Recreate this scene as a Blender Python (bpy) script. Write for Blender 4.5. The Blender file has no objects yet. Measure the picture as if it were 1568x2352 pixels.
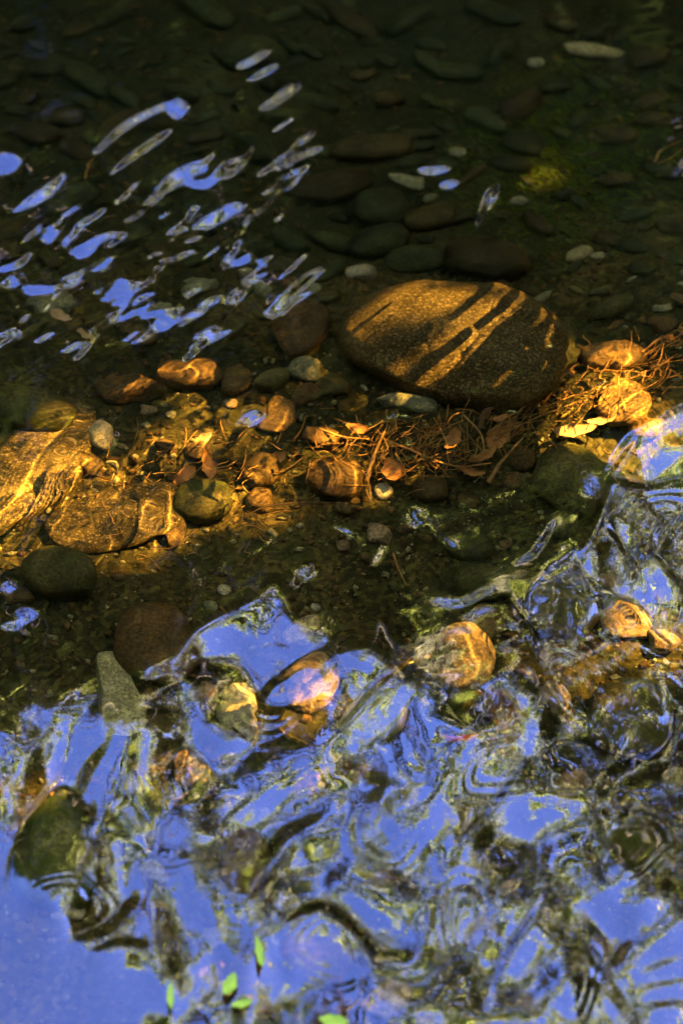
import bpy, bmesh, math, random
import numpy as np
from mathutils import Vector, Matrix, noise as mnoise

R_ = math.radians
sc = bpy.context.scene
col = sc.collection

# ------------------------------------------------------------------ camera
DEP = R_(42.0)
CD = 2.0
CAM = np.array([0.0, -CD*math.cos(DEP), CD*math.sin(DEP)])
cd = bpy.data.cameras.new('camera')
cam = bpy.data.objects.new('camera', cd)
col.objects.link(cam)
sc.camera = cam
cam.location = CAM
cam.rotation_euler = (math.pi/2-DEP, 0, 0)
cd.sensor_fit = 'VERTICAL'
cd.sensor_height = 36
cd.lens = 75
cd.clip_start = 0.05
cd.clip_end = 500
cd.dof.use_dof = True
cd.dof.focus_distance = 2.02
cd.dof.aperture_fstop = 4.8

# ------------------------------------------------------------------ sky, sun, exposure
SUN_AZ = R_(75)      # measured from +y (away from the camera) towards +x
SUN_EL = R_(50)
w = bpy.data.worlds.new('World')
sc.world = w
w.use_nodes = True
nt = w.node_tree
sky = nt.nodes.new('ShaderNodeTexSky')
sky.sky_type = 'NISHITA'
sky.sun_disc = False
sky.sun_elevation = SUN_EL
sky.sun_rotation = SUN_AZ
sky.ozone_density = 4.0
sky.dust_density = 0.3
tint = nt.nodes.new('ShaderNodeMixRGB')
tint.blend_type = 'MULTIPLY'
tint.inputs[0].default_value = 1.0
tint.inputs[2].default_value = (0.64, 0.62, 1.12, 1)
nt.links.new(sky.outputs[0], tint.inputs[1])
nt.links.new(tint.outputs[0], nt.nodes['Background'].inputs[0])
nt.nodes['Background'].inputs[1].default_value = 0.066
SUN = np.array([math.sin(SUN_AZ)*math.cos(SUN_EL), math.cos(SUN_AZ)*math.cos(SUN_EL), math.sin(SUN_EL)])
L = bpy.data.lights.new('sun', 'SUN')
L.energy = 4.1
L.angle = R_(0.4)
L.color = (1.0, 0.77, 0.48)
L.cycles.is_caustics_light = True
lo = bpy.data.objects.new('sun', L)
col.objects.link(lo)
lo.rotation_euler = Vector(SUN).to_track_quat('Z', 'Y').to_euler()
sc.view_settings.view_transform = 'Standard'
sc.view_settings.look = 'None'
sc.view_settings.gamma = 1
sc.view_settings.use_curve_mapping = False
sc.view_settings.exposure = 6.2
cy = sc.cycles
cy.use_denoising = True
cy.max_bounces = 8
cy.transparent_max_bounces = 12
cy.caustics_refractive = True
cy.caustics_reflective = False
cy.sample_clamp_indirect = 1.0
cy.sample_clamp_direct = 0.0

# ------------------------------------------------------------------ geometry of the view: pixels (1568 x 2352) to places
FPX = 2352*75/36.0
RT = np.array([1.0, 0, 0])
FW = np.array([0, math.cos(DEP), -math.sin(DEP)])
UP = np.array([0, math.sin(DEP), math.cos(DEP)])
ETA = 1/1.333


def at(px, py, z=0.0):
    """the point at height z seen at a pixel, through flat water"""
    px = np.asarray(px, float)
    py = np.asarray(py, float)
    d = (px[..., None]-784)/FPX*RT + (1176-py[..., None])/FPX*UP + FW
    d = d/np.linalg.norm(d, axis=-1, keepdims=True)
    p0 = CAM + d*(-CAM[2]/d[..., 2:3])
    if z >= 0:
        return p0 + d*(z/d[..., 2:3])
    ci = -d[..., 2:3]
    ct = np.sqrt(1-ETA**2*(1-ci**2))
    t = ETA*d + (ETA*ci-ct)*np.array([0, 0, 1.0])
    return p0 + t*(z/t[..., 2:3])


def project(x, y):
    """pixel of a place on the water's surface"""
    q = np.stack([x, y, np.zeros_like(x)], -1)-CAM
    dz = q@FW
    return 784+(q@RT)/dz*FPX, 1176-(q@UP)/dz*FPX


# refracted sun: offset from a bed point at depth z up to where its light enters the water
_st = math.cos(SUN_EL)*ETA
_ct = math.sqrt(1-_st*_st)
SOFF = np.array([math.sin(SUN_AZ), math.cos(SUN_AZ)])*(_st/_ct)

# ------------------------------------------------------------------ helpers


def tag(o, label=None, cat=None, group=None, kind=None):
    if label:
        o['label'] = label
    if cat:
        o['category'] = cat
    if group:
        o['group'] = group
    if kind:
        o['kind'] = kind
    return o


def link(name, me, parent=None, loc=None, mat=None):
    o = bpy.data.objects.new(name, me)
    col.objects.link(o)
    if loc is not None:
        o.location = loc
    if parent:
        o.parent = parent
    if mat:
        me.materials.clear()
        me.materials.append(mat)
    return o


def mesh_np(name, V, F, smooth=True):
    """a mesh from arrays; F is (n, 3) or (n, 4)"""
    me = bpy.data.meshes.new(name)
    V = np.asarray(V, np.float32)
    F = np.asarray(F, np.int32)
    k = F.shape[1]
    me.vertices.add(len(V))
    me.vertices.foreach_set('co', V.ravel())
    me.loops.add(F.size)
    me.loops.foreach_set('vertex_index', F.ravel())
    me.polygons.add(len(F))
    me.polygons.foreach_set('loop_start', np.arange(0, F.size, k, dtype=np.int32))
    me.update(calc_edges=True)
    if smooth:
        me.polygons.foreach_set('use_smooth', np.ones(len(F), bool))
    return me


def grid_faces(ny, nx):
    i = np.arange(nx*ny).reshape(ny, nx)
    return np.stack([i[:-1, :-1], i[:-1, 1:], i[1:, 1:], i[1:, :-1]], -1).reshape(-1, 4)


_lat = {}


def gnoise(x, y, scale, seed):
    """gradient noise, about -1..1"""
    N = 256
    if seed not in _lat:
        a = np.random.default_rng(seed).uniform(0, 2*math.pi, (N, N))
        _lat[seed] = (np.cos(a), np.sin(a))
    gx, gy = _lat[seed]
    u, v = x/scale+137.3, y/scale+91.7
    iu, iv = np.floor(u).astype(int), np.floor(v).astype(int)
    fu, fv = u-iu, v-iv
    su = fu**3*(fu*(fu*6-15)+10)
    sv = fv**3*(fv*(fv*6-15)+10)

    def g(di, dj):
        p, q = (iu+di) % N, (iv+dj) % N
        return gx[q, p]*(fu-di)+gy[q, p]*(fv-dj)
    n0 = g(0, 0)*(1-su)+g(1, 0)*su
    n1 = g(0, 1)*(1-su)+g(1, 1)*su
    return (n0*(1-sv)+n1*sv)*1.5


def sstep(x, a, b):
    t = np.clip((x-a)/(b-a), 0, 1)
    return t*t*(3-2*t)


def seg_dist(X, Y, pts):
    """distance to a polyline and position 0..1 along it"""
    D = np.full(X.shape, 1e9)
    U = np.zeros(X.shape)
    n = len(pts)-1
    for k in range(n):
        ax, ay = pts[k][:2]
        bx, by = pts[k+1][:2]
        dx, dy = bx-ax, by-ay
        t = np.clip(((X-ax)*dx+(Y-ay)*dy)/(dx*dx+dy*dy+1e-12), 0, 1)
        d = np.hypot(X-ax-t*dx, Y-ay-t*dy)
        m = d < D
        D = np.where(m, d, D)
        U = np.where(m, (k+t)/n, U)
    return D, U


def spline(pts, n=6):
    P = [np.array(p, float) for p in pts]
    P = [2*P[0]-P[1]]+P+[2*P[-1]-P[-2]]
    out = []
    for i in range(1, len(P)-2):
        for k in range(n):
            t = k/n
            out.append(.5*((2*P[i])+(-P[i-1]+P[i+1])*t+(2*P[i-1]-5*P[i]+4*P[i+1]-P[i+2])*t*t+(-P[i-1]+3*P[i]-3*P[i+1]+P[i+2])*t**3))
    out.append(P[-2])
    return out


def in_poly(X, Y, poly):
    inside = np.zeros(X.shape, bool)
    n = len(poly)
    j = n-1
    for i in range(n):
        xi, yi = poly[i]
        xj, yj = poly[j]
        c = ((yi > Y) != (yj > Y)) & (X < (xj-xi)*(Y-yi)/(yj-yi+1e-12)+xi)
        inside ^= c
        j = i
    return inside


def blur(A, s):
    """gaussian blur, edges repeated"""
    r = int(3*s)+1
    k = np.exp(-.5*(np.arange(-r, r+1)/s)**2)
    k /= k.sum()
    P = np.pad(A, r, mode='edge')
    P = np.apply_along_axis(lambda m: np.convolve(m, k, 'valid'), 0, P)
    return np.apply_along_axis(lambda m: np.convolve(m, k, 'valid'), 1, P)


def sample(M, px, py, step):
    """bilinear look-up of a map painted every `step` pixels"""
    u = np.clip(px/step, 0, M.shape[1]-1.001)
    v = np.clip(py/step, 0, M.shape[0]-1.001)
    iu, iv = u.astype(int), v.astype(int)
    fu, fv = u-iu, v-iv
    return (M[iv, iu]*(1-fu)+M[iv, iu+1]*fu)*(1-fv)+(M[iv+1, iu]*(1-fu)+M[iv+1, iu+1]*fu)*fv


# ------------------------------------------------------------------ materials
def new_mat(name):
    m = bpy.data.materials.new(name)
    m.use_nodes = True
    return m, m.node_tree


def nd(t, kind, **kw):
    n = t.nodes.new(kind)
    for k, v in kw.items():
        setattr(n, k, v)
    return n


def noise_tex(t, scale, detail=4, rough=.6, coord=None, dist=0.0):
    n = nd(t, 'ShaderNodeTexNoise')
    n.inputs['Scale'].default_value = scale
    n.inputs['Detail'].default_value = detail
    n.inputs['Roughness'].default_value = rough
    n.inputs['Distortion'].default_value = dist
    if coord is not None:
        t.links.new(coord, n.inputs['Vector'])
    return n


def ramp(t, src, stops):
    r = nd(t, 'ShaderNodeValToRGB')
    e = r.color_ramp.elements
    while len(e) < len(stops):
        e.new(.5)
    for k, (p, c) in enumerate(stops):
        e[k].position = p
        e[k].color = (*c, 1)
    t.links.new(src, r.inputs[0])
    return r


def mix(t, fac, a, b, mode='MIX'):
    m = nd(t, 'ShaderNodeMixRGB', blend_type=mode)
    for s, v in ((m.inputs[0], fac), (m.inputs[1], a), (m.inputs[2], b)):
        if hasattr(v, 'links'):
            t.links.new(v, s)
        elif isinstance(v, (int, float)):
            s.default_value = v
        else:
            s.default_value = (*v, 1)
    return m.outputs[0]


def stone_mat(name, dark, mid, pale, speck=None, speck_amt=.35, moss=None, moss_amt=.5, scale=1.0, bump=.4):
    m, t = new_mat(name)
    b = t.nodes['Principled BSDF']
    tc = nd(t, 'ShaderNodeTexCoord')
    oi = nd(t, 'ShaderNodeObjectInfo')
    add = nd(t, 'ShaderNodeVectorMath', operation='ADD')
    mul = nd(t, 'ShaderNodeVectorMath', operation='SCALE')
    comb = nd(t, 'ShaderNodeCombineXYZ')
    for k in range(3):
        t.links.new(oi.outputs['Random'], comb.inputs[k])
    t.links.new(comb.outputs[0], mul.inputs[0])
    mul.inputs['Scale'].default_value = 17.0
    t.links.new(tc.outputs['Object'], add.inputs[0])
    t.links.new(mul.outputs[0], add.inputs[1])
    P = add.outputs[0]
    n1 = noise_tex(t, 22*scale, 5, .65, P, .4)
    c = ramp(t, n1.outputs[0], [(.3, dark), (.52, mid), (.74, pale)]).outputs[0]
    n2 = noise_tex(t, 240*scale, 3, .7, P)
    g = ramp(t, n2.outputs[0], [(.36, (.35, .35, .35)), (.52, (1, 1, 1)), (.68, (1.9, 1.8, 1.6))]).outputs[0]
    c = mix(t, .75, c, g, 'MULTIPLY')
    if speck:
        v = noise_tex(t, 420*scale, 2, .5, P)
        r = ramp(t, v.outputs[0], [(.56, (0, 0, 0)), (.64, (speck_amt,)*3)])
        c = mix(t, r.outputs[0], c, speck)
    if moss:
        mn = noise_tex(t, 14*scale, 6, .7, P)
        r = ramp(t, mn.outputs[0], [(.62-.3*moss_amt, (0, 0, 0)), (.72-.3*moss_amt, (1, 1, 1))])
        c = mix(t, r.outputs[0], c, moss)
    # each stone a little lighter or darker
    mr = nd(t, 'ShaderNodeMapRange')
    t.links.new(oi.outputs['Random'], mr.inputs[0])
    mr.inputs[3].default_value = .65
    mr.inputs[4].default_value = 1.35
    vm = nd(t, 'ShaderNodeVectorMath', operation='SCALE')
    t.links.new(c, vm.inputs[0])
    t.links.new(mr.outputs[0], vm.inputs['Scale'])
    t.links.new(vm.outputs[0], b.inputs['Base Color'])
    b.inputs['Roughness'].default_value = .75
    b.inputs['Specular IOR Level'].default_value = .15
    bp = nd(t, 'ShaderNodeBump')
    bp.inputs['Strength'].default_value = bump
    bp.inputs['Distance'].default_value = .004
    t.links.new(n2.outputs[0], bp.inputs['Height'])
    t.links.new(bp.outputs[0], b.inputs['Normal'])
    return m


M = {}
M['brown'] = stone_mat('brown_stone', (.022, .014, .006), (.052, .034, .013), (.11, .07, .028))
M['boulder'] = stone_mat('speckled_brown_boulder', (.017, .014, .005), (.038, .030, .010), (.085, .064, .022), speck=(.20, .16, .08), speck_amt=.5, scale=.8)
M['olive'] = stone_mat('olive_stone', (.014, .016, .006), (.036, .036, .012), (.075, .070, .024), moss=(.03, .038, .008), moss_amt=.35)
M['grey'] = stone_mat('grey_green_stone', (.045, .052, .030), (.09, .10, .06), (.16, .16, .10), speck=(.22, .22, .15), speck_amt=.4)
M['pale'] = stone_mat('pale_pebble_stone', (.12, .12, .08), (.19, .185, .13), (.28, .27, .20), speck=(.12, .11, .08), speck_amt=.5, scale=1.6)
M['granite'] = stone_mat('speckled_granite', (.06, .045, .024), (.13, .10, .058), (.26, .22, .14), speck=(.04, .03, .02), speck_amt=.8, scale=1.0, bump=.6)
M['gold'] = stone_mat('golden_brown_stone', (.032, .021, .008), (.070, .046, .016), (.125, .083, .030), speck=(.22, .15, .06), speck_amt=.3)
M['mossy'] = stone_mat('mossy_stone', (.06, .07, .025), (.12, .13, .05), (.24, .23, .13), moss=(.045, .065, .014), moss_amt=.6, bump=.9)
M['mottled'] = stone_mat('mottled_pale_green_stone', (.06, .055, .025), (.17, .17, .09), (.36, .36, .24), speck=(.04, .035, .02), speck_amt=.7, scale=1.3)
M['rust'] = stone_mat('rust_brown_stone', (.022, .016, .006), (.046, .032, .011), (.08, .056, .02))

M['olive_shaded'] = stone_mat('shaded_olive_stone', (.004, .008, .0025), (.012, .018, .006), (.028, .036, .012))  # darkened copies: the dim light over the far bed put into the colour
M['brown_shaded'] = stone_mat('shaded_brown_stone', (.007, .007, .0025), (.020, .018, .006), (.042, .035, .011))
# stream bed
m, t = new_mat('silt_gravel')
b = t.nodes['Principled BSDF']
g = nd(t, 'ShaderNodeNewGeometry')
P = g.outputs['Position']
n1 = noise_tex(t, 4.5, 6, .65, P, .6)
c1 = ramp(t, n1.outputs[0], [(.32, (.008, .009, .003)), (.5, (.022, .022, .008)), (.7, (.06, .048, .017))]).outputs[0]
vo = nd(t, 'ShaderNodeTexVoronoi')
vo.inputs['Scale'].default_value = 190
t.links.new(P, vo.inputs['Vector'])
r = ramp(t, vo.outputs['Color'], [(.2, (.35, .34, .3)), (.6, (1, 1, 1)), (.93, (2.4, 2.2, 1.8))]).outputs[0]
c1 = mix(t, .8, c1, r, 'MULTIPLY')
n3 = noise_tex(t, 7, 5, .7, P)
r3 = ramp(t, n3.outputs[0], [(.54, (0, 0, 0)), (.72, (.6, .6, .6))]).outputs[0]
c1 = mix(t, r3, c1, (.018, .026, .007))
# bed darkened upstream, the dim light there put into its colour
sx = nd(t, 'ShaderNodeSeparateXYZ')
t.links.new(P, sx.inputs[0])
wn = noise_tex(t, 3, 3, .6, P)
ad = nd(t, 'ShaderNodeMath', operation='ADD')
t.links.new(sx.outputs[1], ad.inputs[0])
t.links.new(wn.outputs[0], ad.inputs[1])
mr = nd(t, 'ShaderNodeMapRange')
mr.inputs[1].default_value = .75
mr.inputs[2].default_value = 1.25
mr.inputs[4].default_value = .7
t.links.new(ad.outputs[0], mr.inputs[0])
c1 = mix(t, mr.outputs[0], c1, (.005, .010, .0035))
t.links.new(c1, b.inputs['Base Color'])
b.inputs['Roughness'].default_value = .85
b.inputs['Specular IOR Level'].default_value = .1
bp = nd(t, 'ShaderNodeBump')
bp.inputs['Strength'].default_value = .8
bp.inputs['Distance'].default_value = .006
n4 = noise_tex(t, 130, 4, .7, P)
t.links.new(n4.outputs[0], bp.inputs['Height'])
t.links.new(bp.outputs[0], b.inputs['Normal'])
M['bed'] = m

# water: clear, slightly tea-coloured, Fresnel mirror on top
m, t = new_mat('stream_water')
t.nodes.remove(t.nodes['Principled BSDF'])
rf = nd(t, 'ShaderNodeBsdfRefraction')
rf.inputs['IOR'].default_value = 1.333
rf.inputs['Roughness'].default_value = 0
rf.inputs['Color'].default_value = (.90, .715, .34, 1)
gl = nd(t, 'ShaderNodeBsdfGlossy')
gl.inputs['Roughness'].default_value = 0
gl.inputs['Color'].default_value = (1, 1, 1, 1)
fr = nd(t, 'ShaderNodeFresnel')
fr.inputs['IOR'].default_value = 1.45
mx = nd(t, 'ShaderNodeMixShader')
t.links.new(fr.outputs[0], mx.inputs[0])
t.links.new(rf.outputs[0], mx.inputs[1])
t.links.new(gl.outputs[0], mx.inputs[2])
t.links.new(mx.outputs[0], t.nodes['Material Output'].inputs[0])
M['water'] = m


def leaf_mat(name, c0, c1, trans=.5):
    m, t = new_mat(name)
    t.nodes.remove(t.nodes['Principled BSDF'])
    g = nd(t, 'ShaderNodeNewGeometry')
    r = ramp(t, g.outputs['Random Per Island'], [(0, c0), (1, c1)]).outputs[0]
    d = nd(t, 'ShaderNodeBsdfDiffuse')
    tr = nd(t, 'ShaderNodeBsdfTranslucent')
    mx = nd(t, 'ShaderNodeMixShader')
    mx.inputs[0].default_value = trans
    t.links.new(r, d.inputs[0])
    t.links.new(r, tr.inputs[0])
    t.links.new(d.outputs[0], mx.inputs[1])
    t.links.new(tr.outputs[0], mx.inputs[2])
    t.links.new(mx.outputs[0], t.nodes['Material Output'].inputs[0])
    return m


def plain(name, c0, c1, scale=30, rough=.8, bump=.3):
    m, t = new_mat(name)
    b = t.nodes['Principled BSDF']
    tc = nd(t, 'ShaderNodeTexCoord')
    n = noise_tex(t, scale, 5, .65, tc.outputs['Object'])
    t.links.new(ramp(t, n.outputs[0], [(.35, c0), (.65, c1)]).outputs[0], b.inputs['Base Color'])
    b.inputs['Roughness'].default_value = rough
    b.inputs['Specular IOR Level'].default_value = .2
    bp = nd(t, 'ShaderNodeBump')
    bp.inputs['Strength'].default_value = bump
    t.links.new(n.outputs[0], bp.inputs['Height'])
    t.links.new(bp.outputs[0], b.inputs['Normal'])
    return m


M['leaf_dark'] = leaf_mat('dark_evergreen_leaf', (.012, .022, .006), (.035, .05, .012), .2)
M['leaf_mid'] = leaf_mat('green_leaf', (.06, .09, .012), (.16, .19, .03), .5)
M['leaf_lime'] = leaf_mat('lime_leaf', (.32, .42, .07), (.60, .67, .24), .7)
M['leaf_silver'] = leaf_mat('silvery_leaf', (.46, .48, .34), (.74, .74, .60), .65)
M['leaf_mirrored'] = plain('reflected_lime_leaf', (.13, .17, .002), (.24, .27, .005), 70)
M['bark'] = plain('grey_brown_bark', (.05, .04, .03), (.16, .13, .10), 9)
M['bark_pale'] = plain('pale_bark', (.16, .13, .11), (.34, .29, .24), 7)
M['twig'] = plain('wet_twig_wood', (.09, .05, .018), (.26, .16, .06), 60)
M['twig_dark'] = plain('dark_twig_wood', (.03, .02, .01), (.09, .055, .025), 60)
M['straw'] = plain('golden_straw', (.10, .055, .016), (.26, .15, .045), 60)
M['dead_leaf'] = plain('dead_brown_leaf', (.12, .055, .018), (.30, .15, .05), 40)
M['red_leaf'] = plain('red_leaf_tissue', (.32, .03, .012), (.5, .08, .02), 40)
M['tan_leaf'] = plain('tan_leaf_tissue', (.17, .12, .06), (.28, .21, .12), 40)
M['moss'] = leaf_mat('algae_tuft', (.018, .042, .006), (.06, .095, .012), .3)

# ------------------------------------------------------------------ ground: one sheet with the stream channel in it
BED = -0.125


def bed_z(x, y):
    x = np.asarray(x, float)
    y = np.asarray(y, float)
    z = BED - .025*sstep(y, .1, 1.0) + .028*sstep(-y, .0, .5)
    z = z + .016*gnoise(x, y, .22, 5)+.006*gnoise(x, y, .07, 6)+.0022*gnoise(x, y, .022, 7)
    # banks
    far = sstep(y+.15*gnoise(x, y*0, 1.1, 8), 2.3, 4.2)*1.1
    near = sstep(-y+.12*gnoise(x, y*0, 1.1, 9), 1.15, 2.0)*.55
    hill = np.clip(y-5, 0, 30)*.55+np.clip(-y-3, 0, 40)*.05
    rough = gnoise(x, y, 2.3, 10)*.25*sstep(np.maximum(y-3, -y-2), 0, 2)
    return z+far+near+hill+rough


def axis(lo, a, b, hi, fine, grow=1.25):
    core = np.arange(a, b+fine*.5, fine)
    out, s, p = [], fine, b
    while p < hi:
        s *= grow
        p = min(p+s, hi)
        out.append(p)
    pre, s, p = [], fine, a
    while p > lo:
        s *= grow
        p = max(p-s, lo)
        pre.append(p)
    return np.concatenate([pre[::-1], core, out])


gx = axis(-150, -.62, .62, 150, .0045)
gy = axis(-150, -.72, 1.25, 150, .0050)
GX, GY = np.meshgrid(gx, gy)
V = np.stack([GX, GY, bed_z(GX, GY)], -1).reshape(-1, 3)
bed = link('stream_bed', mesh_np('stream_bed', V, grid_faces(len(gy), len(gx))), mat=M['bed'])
tag(bed, kind='structure')
bed.cycles.is_caustics_receiver = True

# ------------------------------------------------------------------ water surface
# Target: which way each place of the surface tilts. Painted as the elevation the mirrored ray should have.
ST = 6
PX, PY = np.meshgrid(np.arange(0, 1568+ST, ST), np.arange(0, 2352+ST, ST))
PXf, PYf = PX.astype(float), PY.astype(float)
dep_px = np.degrees(DEP)+np.degrees(np.arctan((PYf-1176)/FPX))
# base: flat where it is dark already, tipped away below
DARK, SKYE = 31.0, 60.0
T = np.minimum(dep_px, DARK+4*sstep(PYf, 1200, 2300))


def paint(T, mask, val):
    return T*(1-mask)+val*mask


def m_stroke(pts, wd, soft=8, n=6):
    P = spline([p[:2] for p in pts], n) if len(pts) > 2 else [np.array(p[:2], float) for p in pts]
    D, U = seg_dist(PXf, PYf, P)
    wloc = wd*(np.clip(np.sin(np.clip(U, 0, 1)*math.pi), 0, 1)**.5*.75+.25)
    return 1-sstep(D, wloc-soft, wloc+soft)


def m_poly(pts, soft=10):
    a = in_poly(PXf, PYf, [tuple(p) for p in spline(list(pts)+[pts[0]], 5)]).astype(float)
    return blur(a, soft/ST)


def m_ell(cx, cy_, a, b, rot=0, soft=.15):
    c, s = math.cos(R_(rot)), math.sin(R_(rot))
    u = ((PXf-cx)*c+(PYf-cy_)*s)/a
    v = (-(PXf-cx)*s+(PYf-cy_)*c)/b
    return 1-sstep(np.hypot(u, v), 1-soft, 1+soft)


# lower half, marbled: swirling mixture
wx = PXf+90*gnoise(PXf, PYf, 260, 21)+35*gnoise(PXf, PYf, 110, 22)
wy = PYf+110*gnoise(PXf, PYf, 300, 23)+35*gnoise(PXf, PYf, 120, 24)
# liquid marble: bands bent by a warp that is itself warped
sx1 = PXf+120*gnoise(PXf, PYf, 330, 71)+50*gnoise(PXf, PYf, 150, 72)
sy1 = PYf+120*gnoise(PXf, PYf, 330, 73)+50*gnoise(PXf, PYf, 150, 74)
sx2 = PXf+150*gnoise(sx1, sy1, 240, 75)+26*gnoise(sx1, sy1, 80, 76)
sy2 = PYf+150*gnoise(sx1, sy1, 240, 77)+26*gnoise(sx1, sy1, 80, 78)
ph = 2*math.pi*(sx2*.45+sy2*.89)/170
ph2 = 2*math.pi*(sx2*.80+sy2*.60)/52
mar = 50.8+7.5*np.sin(ph)+10*gnoise(sx2, sy2*.7, 230, 79)+1.0*gnoise(sx2, sy2, 60, 80)
mar = mar-1*(1-sstep(PXf, 500, 900))
calm = np.zeros_like(PXf)
low = sstep(PYf-.25*(PXf-784)*sstep(PXf, 700, 1300)*-1, 1560, 1760)
low = np.maximum(low, m_poly([(1200, 1480), (1260, 1330), (1400, 1320), (1600, 1300), (1600, 2400), (1150, 2400), (1180, 1700)], 30))
T = paint(T, low, mar)

SKY_SHAPES = [
    # the big blue sheet lower left, round the mossy stone
    ('p', [(255, 1730), (330, 1700), (385, 1740), (375, 1900), (355, 2010), (340, 2130), (345, 2352), (0, 2400), (-20, 2150), (60, 2100), (150, 2150), (200, 2060), (215, 1960), (245, 1840)], 64),
    ('s', [(130, 1740), (75, 1850), (35, 1980), (60, 2100), (150, 2180)], 50, 64),
    ('s', [(10, 1860), (0, 2050), (20, 2250)], 50, 64),
    # bell in the centre
    ('p', [(415, 1640), (410, 1560), (450, 1480), (540, 1430), (600, 1395), (640, 1325), (650, 1395), (680, 1465), (740, 1500), (700, 1530), (640, 1590), (590, 1600), (575, 1540), (545, 1520), (480, 1530), (450, 1570), (430, 1650)], 62),
    ('s', [(445, 1600), (440, 1650), (455, 1710), (520, 1735), (580, 1720)], 20, 60),
    ('s', [(620, 1620), (690, 1590), (740, 1590)], 34, 60),
    ('p', [(765, 1530), (830, 1520), (890, 1560), (900, 1600), (800, 1680), (770, 1640)], 60),
    ('s', [(940, 1600), (880, 1660), (800, 1720), (740, 1780)], 32, 58),
    # right edge, lilac sheet
    ('p', [(1400, 1170), (1390, 1110), (1420, 1050), (1470, 1030), (1600, 1010), (1600, 1420), (1480, 1400), (1400, 1370), (1330, 1340), (1370, 1250)], 60),
    ('s', [(1345, 1110), (1360, 1170)], 9, 58),
    ('s', [(1480, 1330), (1540, 1420), (1600, 1460)], 50, 64),
    ('s', [(1500, 1560), (1540, 1620), (1520, 1720)], 24, 56),
    ('p', [(1440, 2352), (1450, 2200), (1530, 2140), (1600, 2120), (1600, 2400)], 62),
    ('s', [(1350, 2030), (1400, 2110), (1460, 2120), (1530, 2070)], 34, 64),
    ('s', [(1160, 1600), (1205, 1640), (1215, 1720), (1160, 1800), (1110, 1830)], 22, 60),
    ('s', [(1380, 1880), (1375, 1950), (1420, 1990)], 18, 58),
    ('s', [(640, 2250), (740, 2200), (800, 2230)], 40, 60),
    ('s', [(560, 1900), (640, 1830), (680, 1760)], 24, 57),
    ('s', [(700, 2100), (640, 2180), (620, 2300)], 28, 58),
    ('s', [(480, 2080), (500, 2200), (560, 2280), (600, 2200)], 22, 60),
    ('s', [(860, 1870), (900, 1930), (940, 2010)], 22, 58),
    ('s', [(420, 1990), (440, 2100), (430, 2350)], 15, 60),
    ('s', [(1290, 2270), (1330, 2352)], 28, 60),
    ('s', [(110, 1580), (100, 1680), (170, 1700)], 16, 52),
    # top left streaks
    ('s', [(545, 155), (585, 140), (622, 120)], 9, 54),
    ('s', [(570, 180), (640, 152)], 8, 54),
    ('s', [(600, 245), (640, 222), (688, 195)], 11, 54),
    ('s', [(620, 300), (680, 262)], 5, 48),
    ('s', [(215, 345), (290, 285), (390, 238)], 8, 54),
    ('e', (408, 250, 22, 18), 58),
    ('s', [(250, 390), (320, 340), (400, 290)], 8, 54),
    ('s', [(35, 465), (100, 435), (150, 390)], 11, 56),
    ('e', (15, 365, 30, 18), 58),
    ('s', [(345, 450), (390, 405), (450, 380), (480, 385)], 14, 56),
    ('s', [(420, 400), (470, 410), (520, 385)], 10, 52),
    ('s', [(505, 405), (500, 440)], 12, 56),
    ('s', [(150, 540), (170, 520), (200, 490)], 9, 56),
    ('s', [(150, 540), (185, 556), (250, 525)], 13, 58),
    ('e', (112, 522, 16, 18), 54),
    ('e', (235, 585, 20, 18), 58),
    ('e', (275, 650, 28, 26), 58),
    ('s', [(225, 615), (240, 660)], 12, 56),
    ('s', [(250, 700), (330, 690), (400, 710)], 10, 52),
    ('s', [(570, 480), (540, 550), (515, 580)], 10, 56),
    ('s', [(515, 578), (570, 575), (610, 590)], 9, 54),
    ('s', [(450, 500), (500, 480), (560, 460)], 14, 50),
    ('e', (370, 715, 22, 10), 56),
    ('s', [(640, 380), (680, 330), (715, 300)], 10, 54),
    ('s', [(680, 330), (665, 390)], 6, 52),
    ('s', [(620, 700), (670, 650), (735, 600)], 13, 52),
    ('s', [(20, 610), (60, 640), (130, 640)], 10, 52),
    ('s', [(70, 560), (40, 590), (0, 600)], 8, 54),
    ('s', [(420, 800), (500, 720), (560, 620)], 6, 48),
    ('s', [(170, 800), (230, 720), (300, 660)], 6, 47),
    ('s', [(960, 380), (1035, 380)], 7, 54),
    ('e', (1030, 410, 20, 8), 50),
    ('s', [(1100, 500), (1125, 430), (1135, 480)], 9, 50),
    # middle and small ones
    ('e', (60, 1440, 32, 20), 52),
    ('e', (35, 1468, 26, 12), 58),
    ('e', (25, 1370, 22, 20), 52),
    ('e', (700, 1335, 16, 18), 54),
    ('s', [(1270, 1215), (1230, 1280), (1190, 1310)], 6, 50),
    ('s', [(985, 1170), (1010, 1230), (1050, 1270)], 6, 47),
    ('s', [(945, 1160), (955, 1215)], 12, 43),
    ('s', [(560, 950), (600, 940)], 16, 44),
    ('s', [(340, 1180), (350, 1230)], 12, 43),
    ('s', [(650, 1220), (640, 1330)], 6, 52),
    ('s', [(440, 1290), (450, 1340), (470, 1360)], 10, 45),
    ('s', [(360, 1560), (350, 1590)], 14, 50),
    ('s', [(880, 1255), (860, 1310)], 7, 46), ('s', [(1000, 1390), (1060, 1400), (1120, 1370)], 8, 50),
    ('s', [(560, 1290), (600, 1275), (640, 1230)], 6, 50), ('s', [(480, 1350), (470, 1290), (440, 1270)], 5, 50),
    ('s', [(760, 1210), (820, 1240), (830, 1280)], 5, 45), ('s', [(680, 1290), (700, 1330), (690, 1360)], 5, 48),
]
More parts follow.
